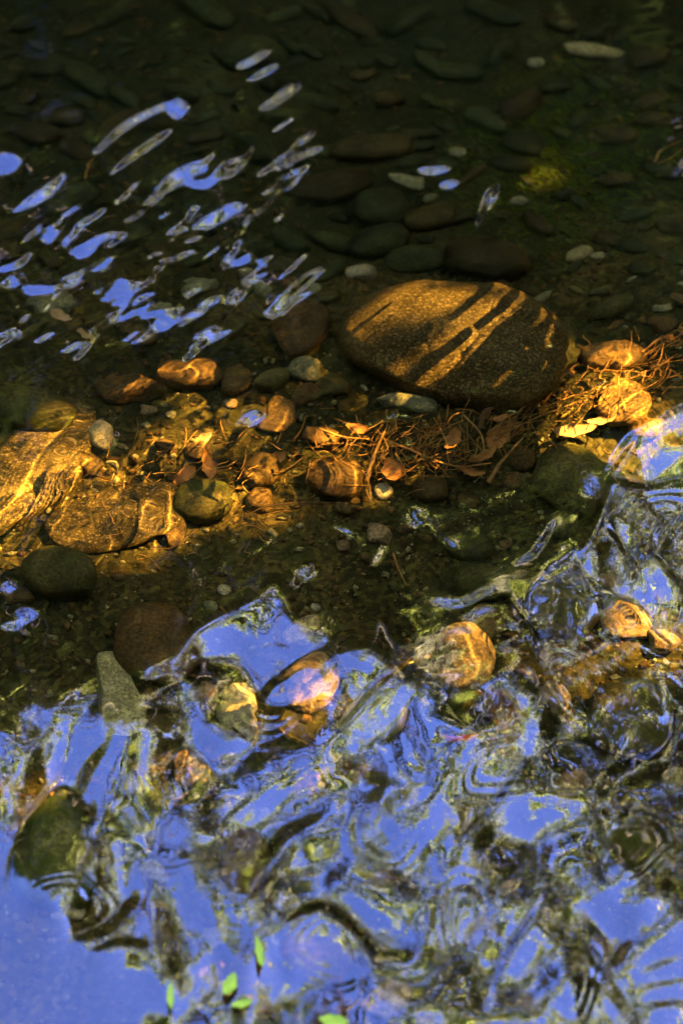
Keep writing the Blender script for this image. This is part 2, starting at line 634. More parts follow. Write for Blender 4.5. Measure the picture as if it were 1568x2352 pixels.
for k in range(80):
    rr = random.Random(900+k)
    x0, y0 = rr.uniform(-20, 640), rr.uniform(330, 790)
    if y0 < 560-.42*x0:
        continue
    a_ = R_(rr.gauss(-38, 9))
    ln = rr.uniform(30, 110)
    bend = rr.uniform(-9, 9)
    SKY_SHAPES.append(('s', [(x0, y0), (x0+ln*.5*math.cos(a_)+bend, y0+ln*.5*math.sin(a_)+bend), (x0+ln*math.cos(a_), y0+ln*math.sin(a_))], rr.uniform(3.0, 5.5), 66))
DARK_SHAPES = [
    # windows down to the bed in the lower half
    ('e', (135, 1960, 80, 138, 8), 22),
    
    ('s', [(180, 2190), (260, 2150), (300, 2080)], 17, 14),
    ('s', [(215, 2215), (290, 2185), (335, 2200)], 12, 14),
    ('s', [(440, 1600), (445, 1560), (465, 1535), (485, 1580), (485, 1680)], 9, 30),
    ('s', [(590, 1610), (650, 1565), (720, 1525), (765, 1505)], 11, 28),
    ('s', [(765, 1500), (780, 1580), (755, 1660), (690, 1650)], 9, 36),
    ('s', [(780, 1690), (850, 1610), (905, 1570)], 9, 28),
    ('e', (1067, 1515, 88, 92), 33),
    ('e', (1060, 1640, 60, 60), 33),
    ('s', [(1190, 1410), (1200, 1500), (1245, 1580), (1230, 1680)], 13, 28),
    ('e', (540, 1640, 55, 70), 34),
    ('s', [(395, 1750), (385, 1900), (370, 2050), (375, 2200)], 20, 26),
    ('e', (430, 1800, 60, 70), 35),
    ('s', [(1060, 1950), (1130, 1860), (1210, 1750)], 12, 30),
    ('s', [(1110, 2352), (1160, 2200), (1235, 2080), (1240, 1980), (1215, 1950)], 11, 30),
    ('s', [(1455, 1050), (1400, 1130), (1480, 1150), (1568, 1135)], 7, 34),
    ('s', [(1470, 1180), (1510, 1220), (1500, 1290), (1568, 1350)], 9, 36),
    ('s', [(1400, 1240), (1440, 1310), (1420, 1360)], 9, 36),
    ('e', (1275, 1410, 62, 60), 40),
    ('s', [(1250, 1350), (1320, 1320), (1350, 1390), (1330, 1440)], 7, 28),
    ('e', (1440, 1950, 42, 52), 36),
    ('e', (960, 2050, 50, 30), 36),
    ('e', (560, 2000, 60, 80), 37),
    ('s', [(650, 2130), (740, 2090), (830, 2150), (870, 2230)], 18, 33),
    ('s', [(860, 1780), (840, 1850), (800, 1920)], 40, 40),
    ('s', [(1440, 2160), (1400, 2250), (1460, 2352)], 18, 33),
    ('s', [(1475, 2230), (1568, 2200)], 5, 42), ('s', [(1475, 2270), (1568, 2250)], 5, 42),
    ('s', [(1480, 2310), (1568, 2300)], 5, 42),
]
for k_, shp in enumerate(SKY_SHAPES+DARK_SHAPES):
    if k_ < len(SKY_SHAPES):
        shp = (*shp[:-1], 80 if shp[0] == 's' and shp[1][0][1] < 1000 or shp[0] == 'e' and shp[1][1] < 1000 else shp[-1]+(9 if shp[-1] >= 56 and isinstance(shp[1], list) and shp[1][0][0] > 1300 else 5))
    if shp[0] == 'p':
        T = paint(T, m_poly(shp[1], 9), shp[2])
    elif shp[0] == 's':
        wd_ = shp[2]*(.78 if shp[1][0][1] < 800 else 1)
        T = paint(T, m_stroke(shp[1], wd_, min(8, wd_*.6)), shp[3])
    else:
        T = paint(T, m_ell(*shp[1]), shp[2])
# everything in the painted sheets still wavers
for shp in SKY_SHAPES[:3]:
    calm = np.maximum(calm, m_poly(shp[1], 20) if shp[0] == 'p' else m_stroke(shp[1], shp[2], 8))
for k_, shp in enumerate(SKY_SHAPES):
    if shp[0] == 'p' and k_ > 2:
        calm = np.maximum(calm, .8*m_poly(shp[1], 20))
calm = blur(calm, 4)
T = T+3.0*gnoise(wx, wy, 60, 27)*sstep(PYf, 1300, 1700)*(1-calm)
slope_t = np.tan(np.radians((T-dep_px)/2))

# solve for the height field whose slope along y is the painted one, on an even grid, with x tilts kept low
SG = .003
ux = np.arange(-.70, .70, SG)
uy = np.arange(-.80, 1.30, SG)
UX, UY = np.meshgrid(ux, uy)
ppx, ppy = project(UX, UY)
S = sample(slope_t, ppx, ppy, ST)
edge = sstep(UX, -.70, -.52)*sstep(-UX, -.70, -.52)*sstep(UY, -.80, -.62)*sstep(-UY, -1.30, -1.08)
S = S*edge
kx = 2*math.pi*np.fft.fftfreq(len(ux), SG)[None, :]
ky = 2*math.pi*np.fft.fftfreq(len(uy), SG)[:, None]
LAM = .13
den = ky**2+LAM*kx**2+(2*math.pi/2.2)**2*.25
Hf = (-1j*ky*np.fft.fft2(S))/den
Hf[0, 0] = 0
H0 = np.real(np.fft.ifft2(Hf))*edge

wxs = axis(-9, -.50, .50, 9, .00150, 1.22)
wys = np.concatenate([np.arange(-.64, .10, .0015), np.arange(.10, .55, .0020), np.arange(.55, 1.12, .0030)])
o2, s_, p_ = [], .0026, 1.12
while p_ < 3.4:
    s_ *= 1.2
    p_ = min(p_+s_, 3.4)
    o2.append(p_)
pr, s_, p_ = [], .0015, wys[0]
while p_ > -1.7:
    s_ *= 1.2
    p_ = max(p_-s_, -1.7)
    pr.append(p_)
wys = np.concatenate([pr[::-1], wys, o2])
WX, WY = np.meshgrid(wxs, wys)
u = np.clip((WX-ux[0])/SG, 0, len(ux)-1.001)
v = np.clip((WY-uy[0])/SG, 0, len(uy)-1.001)


def cubic(Hm, u, v):
    iu, iv = u.astype(int), v.astype(int)
    fu, fv = u-iu, v-iv

    def wts(f):
        return [(1-f)**3/6, (3*f**3-6*f**2+4)/6, (-3*f**3+3*f**2+3*f+1)/6, f**3/6]
    a, c = wts(fu), wts(fv)
    out = 0
    for j in range(4):
        for i in range(4):
            out = out+Hm[np.clip(iv+j-1, 0, Hm.shape[0]-1), np.clip(iu+i-1, 0, Hm.shape[1]-1)]*a[i]*c[j]
    return out


WZ = cubic(H0, u, v)
px_, py_ = project(WX, WY)
inside = sstep(WX, -.62, -.5)*sstep(-WX, -.62, -.5)*sstep(WY, -.75, -.64)*sstep(-WY, -1.3, -1.1)
lowm = sstep(py_, 1250, 1850)*inside*(1-.85*sample(calm, px_, py_, ST))
topm = sstep(1-np.hypot((px_-260)/480, (py_-590)/330), 0, .45)*inside
# ripples: small waves bent by a slow warp
qx = WX+.05*gnoise(WX, WY, .16, 31)
qy = WY+.05*gnoise(WX, WY, .16, 32)
WZ += lowm*(.0007*gnoise(qx, qy, .075, 33)+.00009*gnoise(qx, qy, .03, 34)+.00001*gnoise(qx*.7+qy*.4, qy, .011, 35))
# ring-like ripples where the flow turns round hidden stones
RINGS = [(1440, 1940, 150, 150, .0115), (1330, 1600, 150, 170, .013), (740, 2170, 170, 120, .0125), (455, 1960, 90, 190, .0105), (1080, 2130, 130, 190, .012),
         (900, 1900, 150, 130, .0125), (560, 2120, 110, 110, .010), (1480, 1230, 110, 170, .013), (620, 1640, 120, 110, .0105), (1290, 2260, 120, 130, .0115), (150, 2120, 120, 120, .014), (1150, 1780, 90, 130, .0105)]
for k, (cx_, cy_, ra, rb, lam) in enumerate(RINGS):
    c0 = at(cx_, cy_)
    j0 = np.linalg.norm(at(cx_+5, cy_)-at(cx_-5, cy_))/10
    j1 = np.linalg.norm(at(cx_, cy_+5)-at(cx_, cy_-5))/10
    dx_ = WX-c0[0]+.012*gnoise(WX, WY, .05, 300+k)
    dy_ = WY-c0[1]+.012*gnoise(WX, WY, .05, 330+k)
    e_ = math.radians(-25+50*math.sin(k*1.7))
    da, db = dx_*math.cos(e_)+dy_*math.sin(e_), -dx_*math.sin(e_)+dy_*math.cos(e_)
    rr_ = np.hypot(da, db*(ra*j0)/(rb*j1))
    R0 = ra*j0
    win = sstep(1-rr_/R0, 0, .55)*sstep(rr_/R0, .05, .35)
    arc = np.clip(.45+.85*np.cos(np.arctan2(db, da)-k*2.1), 0, 1)
    WZ += .10*lam/(2*math.pi)*win*arc*np.sin(2*math.pi*(rr_+.35*rr_**2/R0)/lam+k)
# long folds that run with the current, swinging up to the right
fa = R_(62)
fx = WX+.07*gnoise(WX, WY, .19, 51)+.022*gnoise(WX, WY, .08, 52)
fy = WY+.07*gnoise(WX, WY, .19, 53)+.022*gnoise(WX, WY, .08, 54)
fu_ = fx*math.sin(fa)-fy*math.cos(fa)
fv_ = fx*math.cos(fa)+fy*math.sin(fa)
WZ += lowm*(.00120*gnoise(fu_, fv_/3.6, .050, 55)+.00020*gnoise(fu_, fv_/5.0, .019, 56))
ang = R_(33)
rx = WX*math.cos(ang)+WY*math.sin(ang)
ry = -WX*math.sin(ang)+WY*math.cos(ang)
rwx = rx+.03*gnoise(WX, WY, .12, 36)
rwy = ry+.012*gnoise(WX, WY, .10, 37)
WZ += topm*(.0010*gnoise(rwx/3.0, rwy, .03, 38)+.00042*gnoise(rwx/3.5, rwy, .010, 39))
WZ += (inside*(1-topm)*(1-lowm))*(.00045*gnoise(rwx/2, rwy, .048, 40)+.00010*gnoise(rwx/1.6, rwy, .017, 42))
WZ += (1-inside)*.004*gnoise(WX, WY, .3, 41)


def ridge(pts_px, zb, A, wd):
    """a small wave crest whose light falls on the bed along pts_px"""
    global WZ
    P = []
    for p in spline(pts_px, 5):
        q = at(p[0], p[1], zb)
        P.append((q[0]+SOFF[0]*-zb, q[1]+SOFF[1]*-zb))
    xs = [p[0] for p in P]
    ys = [p[1] for p in P]
    i0, i1 = np.searchsorted(wxs, [min(xs)-.03, max(xs)+.03])
    j0, j1 = np.searchsorted(wys, [min(ys)-.03, max(ys)+.03])
    X, Y = WX[j0:j1, i0:i1], WY[j0:j1, i0:i1]
    D, U = seg_dist(X, Y, P)
    fade = sstep(U, 0, .18)*sstep(1-U, 0, .18)
    WZ[j0:j1, i0:i1] += A*fade*np.exp(-.5*(D/wd)**2)


RZ = -.05
ridge([(790, 800), (900, 710), (1000, 640)], RZ, .00055, .0056)
ridge([(930, 830), (1050, 740), (1150, 660), (1160, 630)], RZ, .00055, .0056)
ridge([(1000, 870), (1100, 770), (1180, 710), (1240, 650)], RZ, .00055, .0056)
ridge([(1120, 800), (1220, 760), (1290, 700)], RZ, .00055, .0056)
ridge([(1060, 960), (1190, 860), (1280, 800), (1310, 730)], RZ, .00055, .0056)
ridge([(1180, 930), (1270, 870), (1325, 800)], RZ, .00055, .0056)
ridge([(95, 1265), (140, 1190), (175, 1110), (195, 1040)], -.09, 0.00094, .0060)
ridge([(-20, 1210), (60, 1100), (110, 1000), (200, 910)], -.09, 0.00070, .0060)
ridge([(400, 1100), (450, 1030), (520, 960)], -.10, 0.00070, .0060)
ridge([(-20, 850), (90, 740), (150, 680)], -.10, 0.00047, .0060)
ridge([(240, 850), (290, 790), (320, 710)], -.10, 0.00047, .0060)
ridge([(320, 870), (400, 840), (450, 810)], -.10, 0.00047, .0060)
ridge([(590, 1010), (650, 970), (670, 910)], -.09, 0.00070, .0060)
ridge([(380, 1260), (390, 1180), (370, 1100)], -.10, 0.00070, .0060)
ridge([(790, 1045), (815, 1080), (822, 1140)], -.09, 0.00070, .0060)
ridge([(1080, 1430), (1110, 1490), (1135, 1530), (1060, 1570)], -.04, 0.00086, .0060)
ridge([(1000, 1530), (1010, 1480), (1080, 1450)], -.04, 0.00062, .0060)
ridge([(1250, 1480), (1330, 1500), (1352, 1560), (1350, 1610)], -.07, 0.00070, .0060)
ridge([(725, 1650), (770, 1590), (770, 1510)], -.06, 0.00062, .0060)
ridge([(530, 1690), (550, 1620), (575, 1580)], -.06, 0.00070, .0060)
ridge([(1150, 1050), (1250, 1000), (1400, 1000), (1470, 1020)], -.08, 0.00039, .0060)
ridge([(1340, 860), (1400, 810), (1500, 840)], -.08, 0.00039, .0060)
for k in range(34):
    rr = random.Random(500+k)
    x0 = rr.uniform(0, 1500)
    y0 = 1290-.31*x0+rr.uniform(-170, 130)
    a_ = R_(rr.uniform(-70, -20))
    ln = rr.uniform(50, 130)
    ridge([(x0, y0), (x0+ln*.5*math.cos(a_)+rr.uniform(-8, 8), y0+ln*.5*math.sin(a_)+rr.uniform(-8, 8)), (x0+ln*math.cos(a_), y0+ln*math.sin(a_))], -.09, rr.uniform(.0004, .0007), .0056)
print("water", WZ.min(), WZ.max())
water = link('water_surface', mesh_np('water_surface', np.stack([WX, WY, WZ], -1).reshape(-1, 3), grid_faces(len(wys), len(wxs))), mat=M['water'])
tag(water, kind='structure')
water.cycles.is_caustics_caster = True


def water_z(x, y):
    return float(cubic(H0, np.array([(x-ux[0])/SG]), np.array([(y-uy[0])/SG]))[0])


# ------------------------------------------------------------------ stones
def ico(sub):
    bm = bmesh.new()
    bmesh.ops.create_icosphere(bm, subdivisions=sub, radius=1)
    V = np.array([v.co[:] for v in bm.verts])
    F = np.array([[v.index for v in f.verts] for f in bm.faces])
    bm.free()
    return V, F


ICO = {s: ico(s) for s in (1, 2, 3, 4, 5)}


def stone_shape(sub, seed, lump=.12, facet=0.0, taper=0.0, sq=2.3):
    V, F = ICO[sub]
    r = (np.abs(V)**sq).sum(1)**(-1/sq)
    V = V*r[:, None]
    rg = random.Random(seed)
    off = Vector((rg.uniform(-50, 50), rg.uniform(-50, 50), rg.uniform(-50, 50)))
    out = V.copy()
    for _ in range(int(facet)):      # worn flats
        n = np.array([rg.gauss(0, 1), rg.gauss(0, 1), rg.gauss(0, .8)])
        n /= np.linalg.norm(n)
        d = rg.uniform(.70, .88)
        ex = np.maximum(out@n-d, 0)
        out = out-ex[:, None]*n*.88
    for i in range(len(out)):
        p = Vector(out[i])
        s = 1+lump*mnoise.noise(p*1.1+off)+lump*.45*mnoise.noise(p*2.6+off)+lump*.16*mnoise.noise(p*7+off)
        out[i] *= s
    if taper:
        out[:, 1] *= 1+taper*out[:, 0]
        out[:, 2] *= 1+taper*out[:, 0]*.6
    return out, F


def frame_at(px, py, z):
    p = at(px, py, z)
    jx = (at(px+5, py, z)-at(px-5, py, z))/10
    jy = (at(px, py+5, z)-at(px, py-5, z))/10
    return p, jx, jy


stones = []


def stone(px, py, a, b, rot, mat, label, seed=None, sub=4, hz=.62, zc=None, lump=.12, facet=0, taper=0.0, cat='stone', name='stone', group=None, sink=.35, sq=2.3):
    seed = seed if seed is not None else int(px*7+py*13)
    a, b = a*1.05, b*1.12
    z0 = -.09
    for _ in range(3):
        p, jx, jy = frame_at(px, py, z0)
        s = np.linalg.norm(jx)
        c = min(a, b*1.25)*s*hz
        zz = float(bed_z(p[0], p[1]))
        z0 = zc if zc is not None else min(zz+c*(1-sink), -.022-c)
    # keep the outline right although the stone has height
    el = math.asin(math.sin(math.pi/2-DEP-math.atan((py-1176)/FPX))*ETA)
    sy = np.linalg.norm(jy)
    be = b*s
    bb = math.sqrt(max(be**2-(c*math.sin(el))**2, (.45*be)**2))/math.cos(el)/sy
    V, F = stone_shape(sub, seed, lump, facet, taper, sq)
    cr, sr = math.cos(R_(rot)), math.sin(R_(rot))
    u, v = V[:, 0]*a, V[:, 1]*bb
    ix, iy = u*cr-v*sr, u*sr+v*cr
    W = ix[:, None]*jx+iy[:, None]*jy
    W[:, 2] += V[:, 2]*c
    # frame is left-handed (image y runs down), turn the faces round
    me = mesh_np(name, W, F[:, ::-1])
    o = link(name, me, loc=p, mat=M[mat])
    o.cycles.is_caustics_receiver = True
    tag(o, label, cat, group)
    stones.append((px, py, a, b, o, c))
    return o


# the boulder: an egg lying on its side, blunt to the right
stone(1050, 788, 262, 168, 10, 'boulder', 'largest boulder, smooth egg-shaped brown rock crossed by bright orange light stripes', seed=4, sub=5, hz=.66, zc=-.098, lump=.085, facet=3, taper=.22, cat='boulder', name='boulder', sq=2.15)

NAMED = [
 (832, 617, 34, 25, 0, 'pale', 'pale grey rounded pebble just above the left end of the striped boulder', dict(facet=3)),
 (706, 842, 42, 36, 20, 'grey', 'grey green angular pebble alone in the dark left of the striped boulder', dict(facet=5)),
 (642, 950, 40, 50, 8, 'gold', 'round brown stone whose right side is a lit orange crescent', {}),
 (235, 1000, 38, 38, 30, 'pale', 'whitish green pebble crossed by one bright light band, left side of the bed', dict(facet=2)),
 (768, 1100, 62, 60, 0, 'brown', 'brown stone with glowing right rim at the left end of the twig litter', dict(facet=3)),
 (880, 1133, 21, 20, 0, 'pale', 'tiny pale cream pebble at the lower edge of the twig litter', {}),
 (1212, 1065, 31, 30, 0, 'gold', 'small round golden stone at the right end of the twig litter', {}),
 (1185, 1113, 21, 19, 0, 'gold', 'tiny amber pebble below the small round golden stone', {}),
 (1330, 1110, 95, 86, 20, 'olive', 'large dark olive stone below the lit shelf, beside the lilac reflection', dict(facet=2)),
 (1462, 952, 62, 58, 25, 'gold', 'golden brown blunt stone near the right edge above the lilac reflection', dict(facet=2, taper=-.2)),
 (1548, 1092, 66, 62, 0, 'mossy', 'yellow green mossy stone cut by the right edge of the photo', dict(zc=-.055)),
 (132, 1330, 86, 70, 0, 'olive', 'smooth round olive stone at the lower end of the golden slab', dict(hz=.75)),
 (355, 1490, 88, 98, 20, 'brown', 'large dark brown stone left of the bell-shaped blue reflection', {}),
 (265, 1615, 46, 112, -12, 'mottled', 'pointed mottled pale green stone standing like a cone at left', dict(facet=4, taper=0)),
 (540, 1640, 48, 62, 12, 'pale', 'sunlit whitish stone inside the curl of the bell-shaped reflection', dict(facet=3)),
 (728, 1580, 48, 78, 35, 'granite', 'oval pale stone with an orange lit right edge under the blue bell', {}),
 (862, 1650, 84, 66, -22, 'grey', 'flat broad grey stone glazed with blue, left of the speckled granite cobble', dict(facet=2, hz=.45)),
 (1066, 1517, 74, 82, 0, 'granite', 'speckled tan granite cobble standing clear with light lines over it', dict(facet=1, zc=-.064, hz=.55)),
 (1275, 1413, 72, 68, 0, 'olive', 'round olive stone seen through a ring of clear water right of the granite cobble', {}),
 (1112, 1350, 64, 46, 10, 'olive', 'dull grey olive stone just above the speckled granite cobble', {}),
 (1128, 1440, 42, 42, 0, 'gold', 'orange brown stone tucked behind the upper right of the granite cobble', {}),
 (1085, 1262, 52, 36, 5, 'olive', 'dim flat stone in the dark gap below the twig litter', {}),
 (132, 1955, 74, 130, 8, 'mossy', 'long green mossy stone ringed by blue reflection at lower left', dict(facet=3)),
 (985, 100, 34, 19, 10, 'olive', 'small olive slab highest in the photo above the middle', dict(facet=4)),
 (733, 230, 40, 23, 18, 'olive', 'pale olive slab right of the uppermost blue streaks', dict(facet=4)),
 (1360, 112, 66, 23, 8, 'mottled', 'long ochre stone lying near the upper right corner', dict(facet=3)),
 (590, 340, 56, 36, 25, 'olive', 'wedge-shaped olive stone right of the long blue streaks', dict(facet=4)),
 (860, 330, 104, 38, -3, 'rust', 'long rust brown slab in the upper middle of the bed', dict(facet=3)),
 (768, 420, 84, 42, -12, 'brown', 'brown oval stone left of the teardrop pebble', {}),
 (872, 468, 66, 52, 0, 'olive', 'round dark stone directly below the teardrop pebble', {}),
 (990, 492, 64, 36, -8, 'rust', 'brown stone right of the round dark stone, under the teardrop pebble', dict(facet=2)),
 (932, 408, 38, 19, 18, 'grey', 'light green teardrop-shaped flat pebble in the upper middle', dict(taper=.35)),
 (1118, 590, 96, 58, 8, 'rust', 'wide dark brown stone right behind the top of the striped boulder', {}),
 (965, 590, 78, 40, 0, 'olive', 'dark flat stone between the pale grey pebble and the wide dark brown stone', dict(facet=2)),
 (872, 545, 62, 42, -10, 'olive', 'dark rounded stone above the pale grey rounded pebble', {}),
 (688, 740, 62, 92, 42, 'brown', 'long leaning brown stone left of the striped boulder', dict(facet=2)),
 (547, 870, 36, 38, 0, 'gold', 'small round stone with orange rim left of the grey green angular pebble', {}),
 (440, 850, 84, 44, 5, 'brown', 'broad brown stone behind the small orange-rimmed round one', dict(facet=2)),
 (300, 885, 76, 42, -5, 'brown', 'low brown stone above the whitish banded pebble', dict(facet=3)),
 (468, 1155, 66, 58, -5, 'olive', 'round olive stone in the sunlit gravel left of the litter', {}),
 (602, 1158, 30, 34, 30, 'gold', 'small rough stone lit orange, right of the round olive stone', dict(facet=4)),
 (405, 1235, 28, 38, 10, 'gold', 'orange lit pebble below left of the round olive stone', dict(facet=3)),
 (940, 925, 68, 24, 8, 'grey', 'flat grey green stone tucked under the lower left of the boulder', dict(facet=2)),
 (275, 1195, 165, 78, -14, 'boulder', 'flat sandy golden stone right of the long glowing slab', dict(facet=1, hz=.26, lump=.06)),
 (70, 1090, 92, 235, 34, 'boulder', 'long golden slab leaning across the left edge with a bright rim', dict(facet=1, hz=.32, lump=.06)),
 (75, 935, 100, 62, 8, 'olive', 'broad dark stone with faint banding at the left edge', dict(facet=2)),
 (525, 1372, 15, 17, 30, 'pale', 'tiny pale chip left of the peak of the blue bell', dict(facet=4)),
 (718, 1411, 12, 10, 0, 'pale', 'tiniest pale pebble right of the peak of the blue bell', {}),
 (1432, 1640, 92, 98, 0, 'olive', 'large rounded stone under the green swirl at right', {}),
 (1155, 1640, 46, 56, -10, 'gold', 'sunlit stone below right of the speckled granite cobble', dict(facet=2)),
 (1305, 1215, 38, 36, 0, 'olive', 'small dark stone beneath the large dark olive one', {}),
 (1420, 835, 78, 42, 8, 'gold', 'low striped golden stone right of the striped boulder', dict(facet=2)),
 (1300, 800, 42, 75, 0, 'olive', 'dark stone half hidden behind the right end of the boulder', {}),
 (182, 1815, 21, 20, 0, 'grey', 'small slate green pebble above the mossy stone', {}),
 (140, 2098, 17, 15, 0, 'pale', 'small cream pebble at the foot of the mossy stone', {}),
 (1050, 345, 21, 15, 0, 'grey', 'small grey green pebble upper right of the teardrop pebble', {}),
 (985, 450, 15, 12, -20, 'grey', 'tiny green pebble just below the teardrop pebble', {}),
 (1196, 458, 20, 12, 0, 'grey', 'small dim grey pebble left of the green algae patch', {}),
 (1338, 586, 30, 20, -15, 'mottled', 'mottled small pebble right of the wide dark brown stone', {}),
 (1382, 594, 16, 12, 0, 'grey', 'tiny grey pebble beside the mottled small pebble', {}),
 (730, 650, 16, 14, 0, 'grey', 'tiny green pebble left of the pale grey rounded pebble', {}),
 (540, 926, 22, 13, 10, 'granite', 'small pinkish pebble below the orange-rimmed round stone', {}),
 (340, 940, 24, 14, 0, 'granite', 'small grey pink pebble right above the whitish banded pebble', {}),
 (1530, 768, 32, 20, 20, 'gold', 'amber oblong pebble at the right edge level with the boulder', {}),
 (272, 410, 25, 11, -5, 'olive', 'small flat yellowish pebble among the blue streaks', {}),
 (175, 340, 44, 24, 15, 'brown', 'dim brown stone above the longest blue streak at left', dict(facet=2)),
 (1230, 140, 20, 14, 0, 'grey', 'small grey pebble in the upper right dark water', {}),
 (1045, 160, 60, 26, 4, 'olive', 'dark flat stone below the highest small slab', dict(facet=3)),
 (960, 300, 50, 20, 0, 'olive', 'faint olive stone behind the long rust brown slab', {}),
 (850, 1840, 62, 90, 5, 'olive', 'dim grey green stone under marbled water at the lower middle', {}),
 (560, 1990, 58, 84, 0, 'brown', 'dark stone under rippled water right of the blue sheet', dict(facet=2)),
 (1440, 1945, 66, 74, 0, 'olive', 'round dark stone under the ring of light at lower right', {}),
 (990, 1130, 40, 34, 0, 'rust', 'reddish stone just below the middle of the twig litter', {}),
 (1425, 1425, 62, 44, 10, 'granite', 'whitish stone blazing in the sun right of the clear water ring', dict(facet=3)),
 (1505, 1465, 44, 34, 0, 'granite', 'sunlit speckled stone near the right edge beside the blazing whitish stone', dict(facet=3)),
 (430, 1775, 52, 46, 0, 'granite', 'sunlit speckled stone at the top of the blue sheet', dict(facet=3)),
 (730, 2190, 90, 66, 25, 'brown', 'big brown stone under brown swirls near the bottom', {}),
]
SHADED = {'olive': 'olive_shaded', 'brown': 'brown_shaded', 'rust': 'brown_shaded'}  # far stones take the copies with dimness in their colour
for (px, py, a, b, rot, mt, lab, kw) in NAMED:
    if py < 640 and mt in SHADED:
        mt = SHADED[mt]
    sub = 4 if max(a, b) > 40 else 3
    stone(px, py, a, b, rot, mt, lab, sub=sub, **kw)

# scattered cobbles between them
ANCH = [('the striped boulder', 1052, 788), ('the teardrop pebble', 932, 408), ('the whitish banded pebble', 235, 1000),
        ('the twig litter', 1000, 1040), ('the mossy stone', 132, 1955), ('the granite cobble', 1066, 1517),
        ('the blue bell', 620, 1500), ('the pointed mottled stone', 265, 1615), ('the long rust brown slab', 860, 330),
        ('the green algae patch', 1290, 380), ('the lilac reflection', 1480, 1230), ('the longest blue streaks', 300, 330),
        ('the marbled lower right water', 1250, 2050), ('the long golden slab', 85, 1110), ('the large dark brown stone', 355, 1490),
        ('the upper left corner', 30, 30), ('the upper right corner', 1540, 30), ('the brown swirls near the bottom', 730, 2190)]
used = {}
rg = random.Random(77)
SHAPE = ['flat', 'oval', 'rounded', 'lumpy', 'angular']
COLN = {'brown': 'brown', 'olive': 'olive', 'grey': 'grey green', 'gold': 'amber', 'rust': 'rust brown', 'mottled': 'mottled', 'granite': 'speckled'}
cnt = 0
tries = 0
while cnt < 285 and tries < 30000:
    tries += 1
    px, py = rg.uniform(-10, 1580), rg.uniform(15, 2340)
    if cnt > 150:
        py = rg.uniform(15, 760)
    a = rg.choice([11, 14, 17, 20, 24, 30, 38, 48] if cnt <= 150 else [20, 28, 36, 46, 58, 70])*rg.uniform(.85, 1.15)
    b = a*rg.uniform(.6, .95)*(.75 if py < 800 else 1)
    ok = all(math.hypot((px-s[0])/(a*.92+s[2]), (py-s[1])/(b*.92+s[3])) > (.93 if cnt <= 150 else .80) for s in stones)
    if not ok:
        continue
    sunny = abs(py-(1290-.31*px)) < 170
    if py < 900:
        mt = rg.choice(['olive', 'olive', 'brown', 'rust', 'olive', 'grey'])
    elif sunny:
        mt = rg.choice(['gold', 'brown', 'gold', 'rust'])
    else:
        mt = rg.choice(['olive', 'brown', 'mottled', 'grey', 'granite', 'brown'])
    size = 'very small' if a < 15 else 'small' if a < 22 else 'medium' if a < 34 else 'large'
    an = sorted(ANCH, key=lambda q: math.hypot(px-q[1], py-q[2]))
    lab = None
    for q in an[:7]:
        dx, dy = px-q[1], py-q[2]
        dist = math.hypot(dx, dy)
        ang_ = math.degrees(math.atan2(-dy, dx)) % 360
        dr = ['right of', 'above right of', 'above', 'above left of', 'left of', 'below left of', 'below', 'below right of'][int((ang_+22.5)//45) % 8]
        far = 'close ' if dist < 170 else '' if dist < 330 else 'far '
        cand = f"{size} {COLN[mt]} cobble {far}{dr} {q[0]}"
        if cand not in used:
            lab = cand
            break
    if lab is None:
        continue
    used[lab] = 1
    stone(px, py, a, b, rg.uniform(-35, 35), {'grey': 'olive_shaded', 'mottled': 'brown_shaded', **SHADED}.get(mt, mt) if py < 640 else mt, lab, seed=1000+cnt, sub=3 if a > 20 else 2, hz=rg.uniform(.5, .75), lump=.18,
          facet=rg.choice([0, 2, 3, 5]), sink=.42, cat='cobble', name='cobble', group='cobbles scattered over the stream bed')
    cnt += 1
print('cobbles', cnt)

# gravel: too many to count
rgn = np.random.default_rng(3)
NG = 15000
gxp = rgn.uniform(-.5, .5, NG)
gyp = rgn.uniform(-.62, 1.1, NG)
up_ = gyp > .30+.12*gnoise(gxp, gyp, .2, 62)
gz = bed_z(gxp, gyp)
V1, F1 = ICO[1]
clump = gnoise(gxp, gyp, .12, 61)
size = .0012+.0045*rgn.random(NG)**2.6*(1+.6*clump)
for mi, (nm, mk, sel) in enumerate([('gravel', 'brown', 0), ('gravel', 'gold', 1), ('gravel', 'mottled', 2)]):
    kind_ = np.where(up_, 0, np.arange(NG) % 3)
    idx = np.arange(NG)[(kind_ == sel) & ~(up_ & (np.arange(NG) % 2 == 0))]
    A = rgn.normal(0, 1, (len(idx), 3, 3))
    Q, _ = np.linalg.qr(A)
    sc3 = size[idx][:, None]*np.stack([np.ones(len(idx)), rgn.uniform(.6, .95, len(idx)), rgn.uniform(.45, .8, len(idx))], -1)
    jit = V1[None]*(1+.22*rgn.normal(0, 1, (len(idx), len(V1), 1)).clip(-1, 1))
    W = np.einsum('nij,nvj->nvi', Q, jit*sc3[:, None, :])
    W += np.stack([gxp[idx], gyp[idx], gz[idx]+size[idx]*.3], -1)[:, None, :]
    F = (F1[None]+np.arange(len(idx))[:, None, None]*len(V1)).reshape(-1, 3)
    o = link('gravel', mesh_np('gravel', W.reshape(-1, 3), F), mat=M[mk])
    o.cycles.is_caustics_receiver = True
    tag(o, ['brown gravel spread over the stream bed', 'amber gravel grains spread over the stream bed', 'mottled pale gravel spread over the stream bed'][sel], 'gravel', kind='stuff')


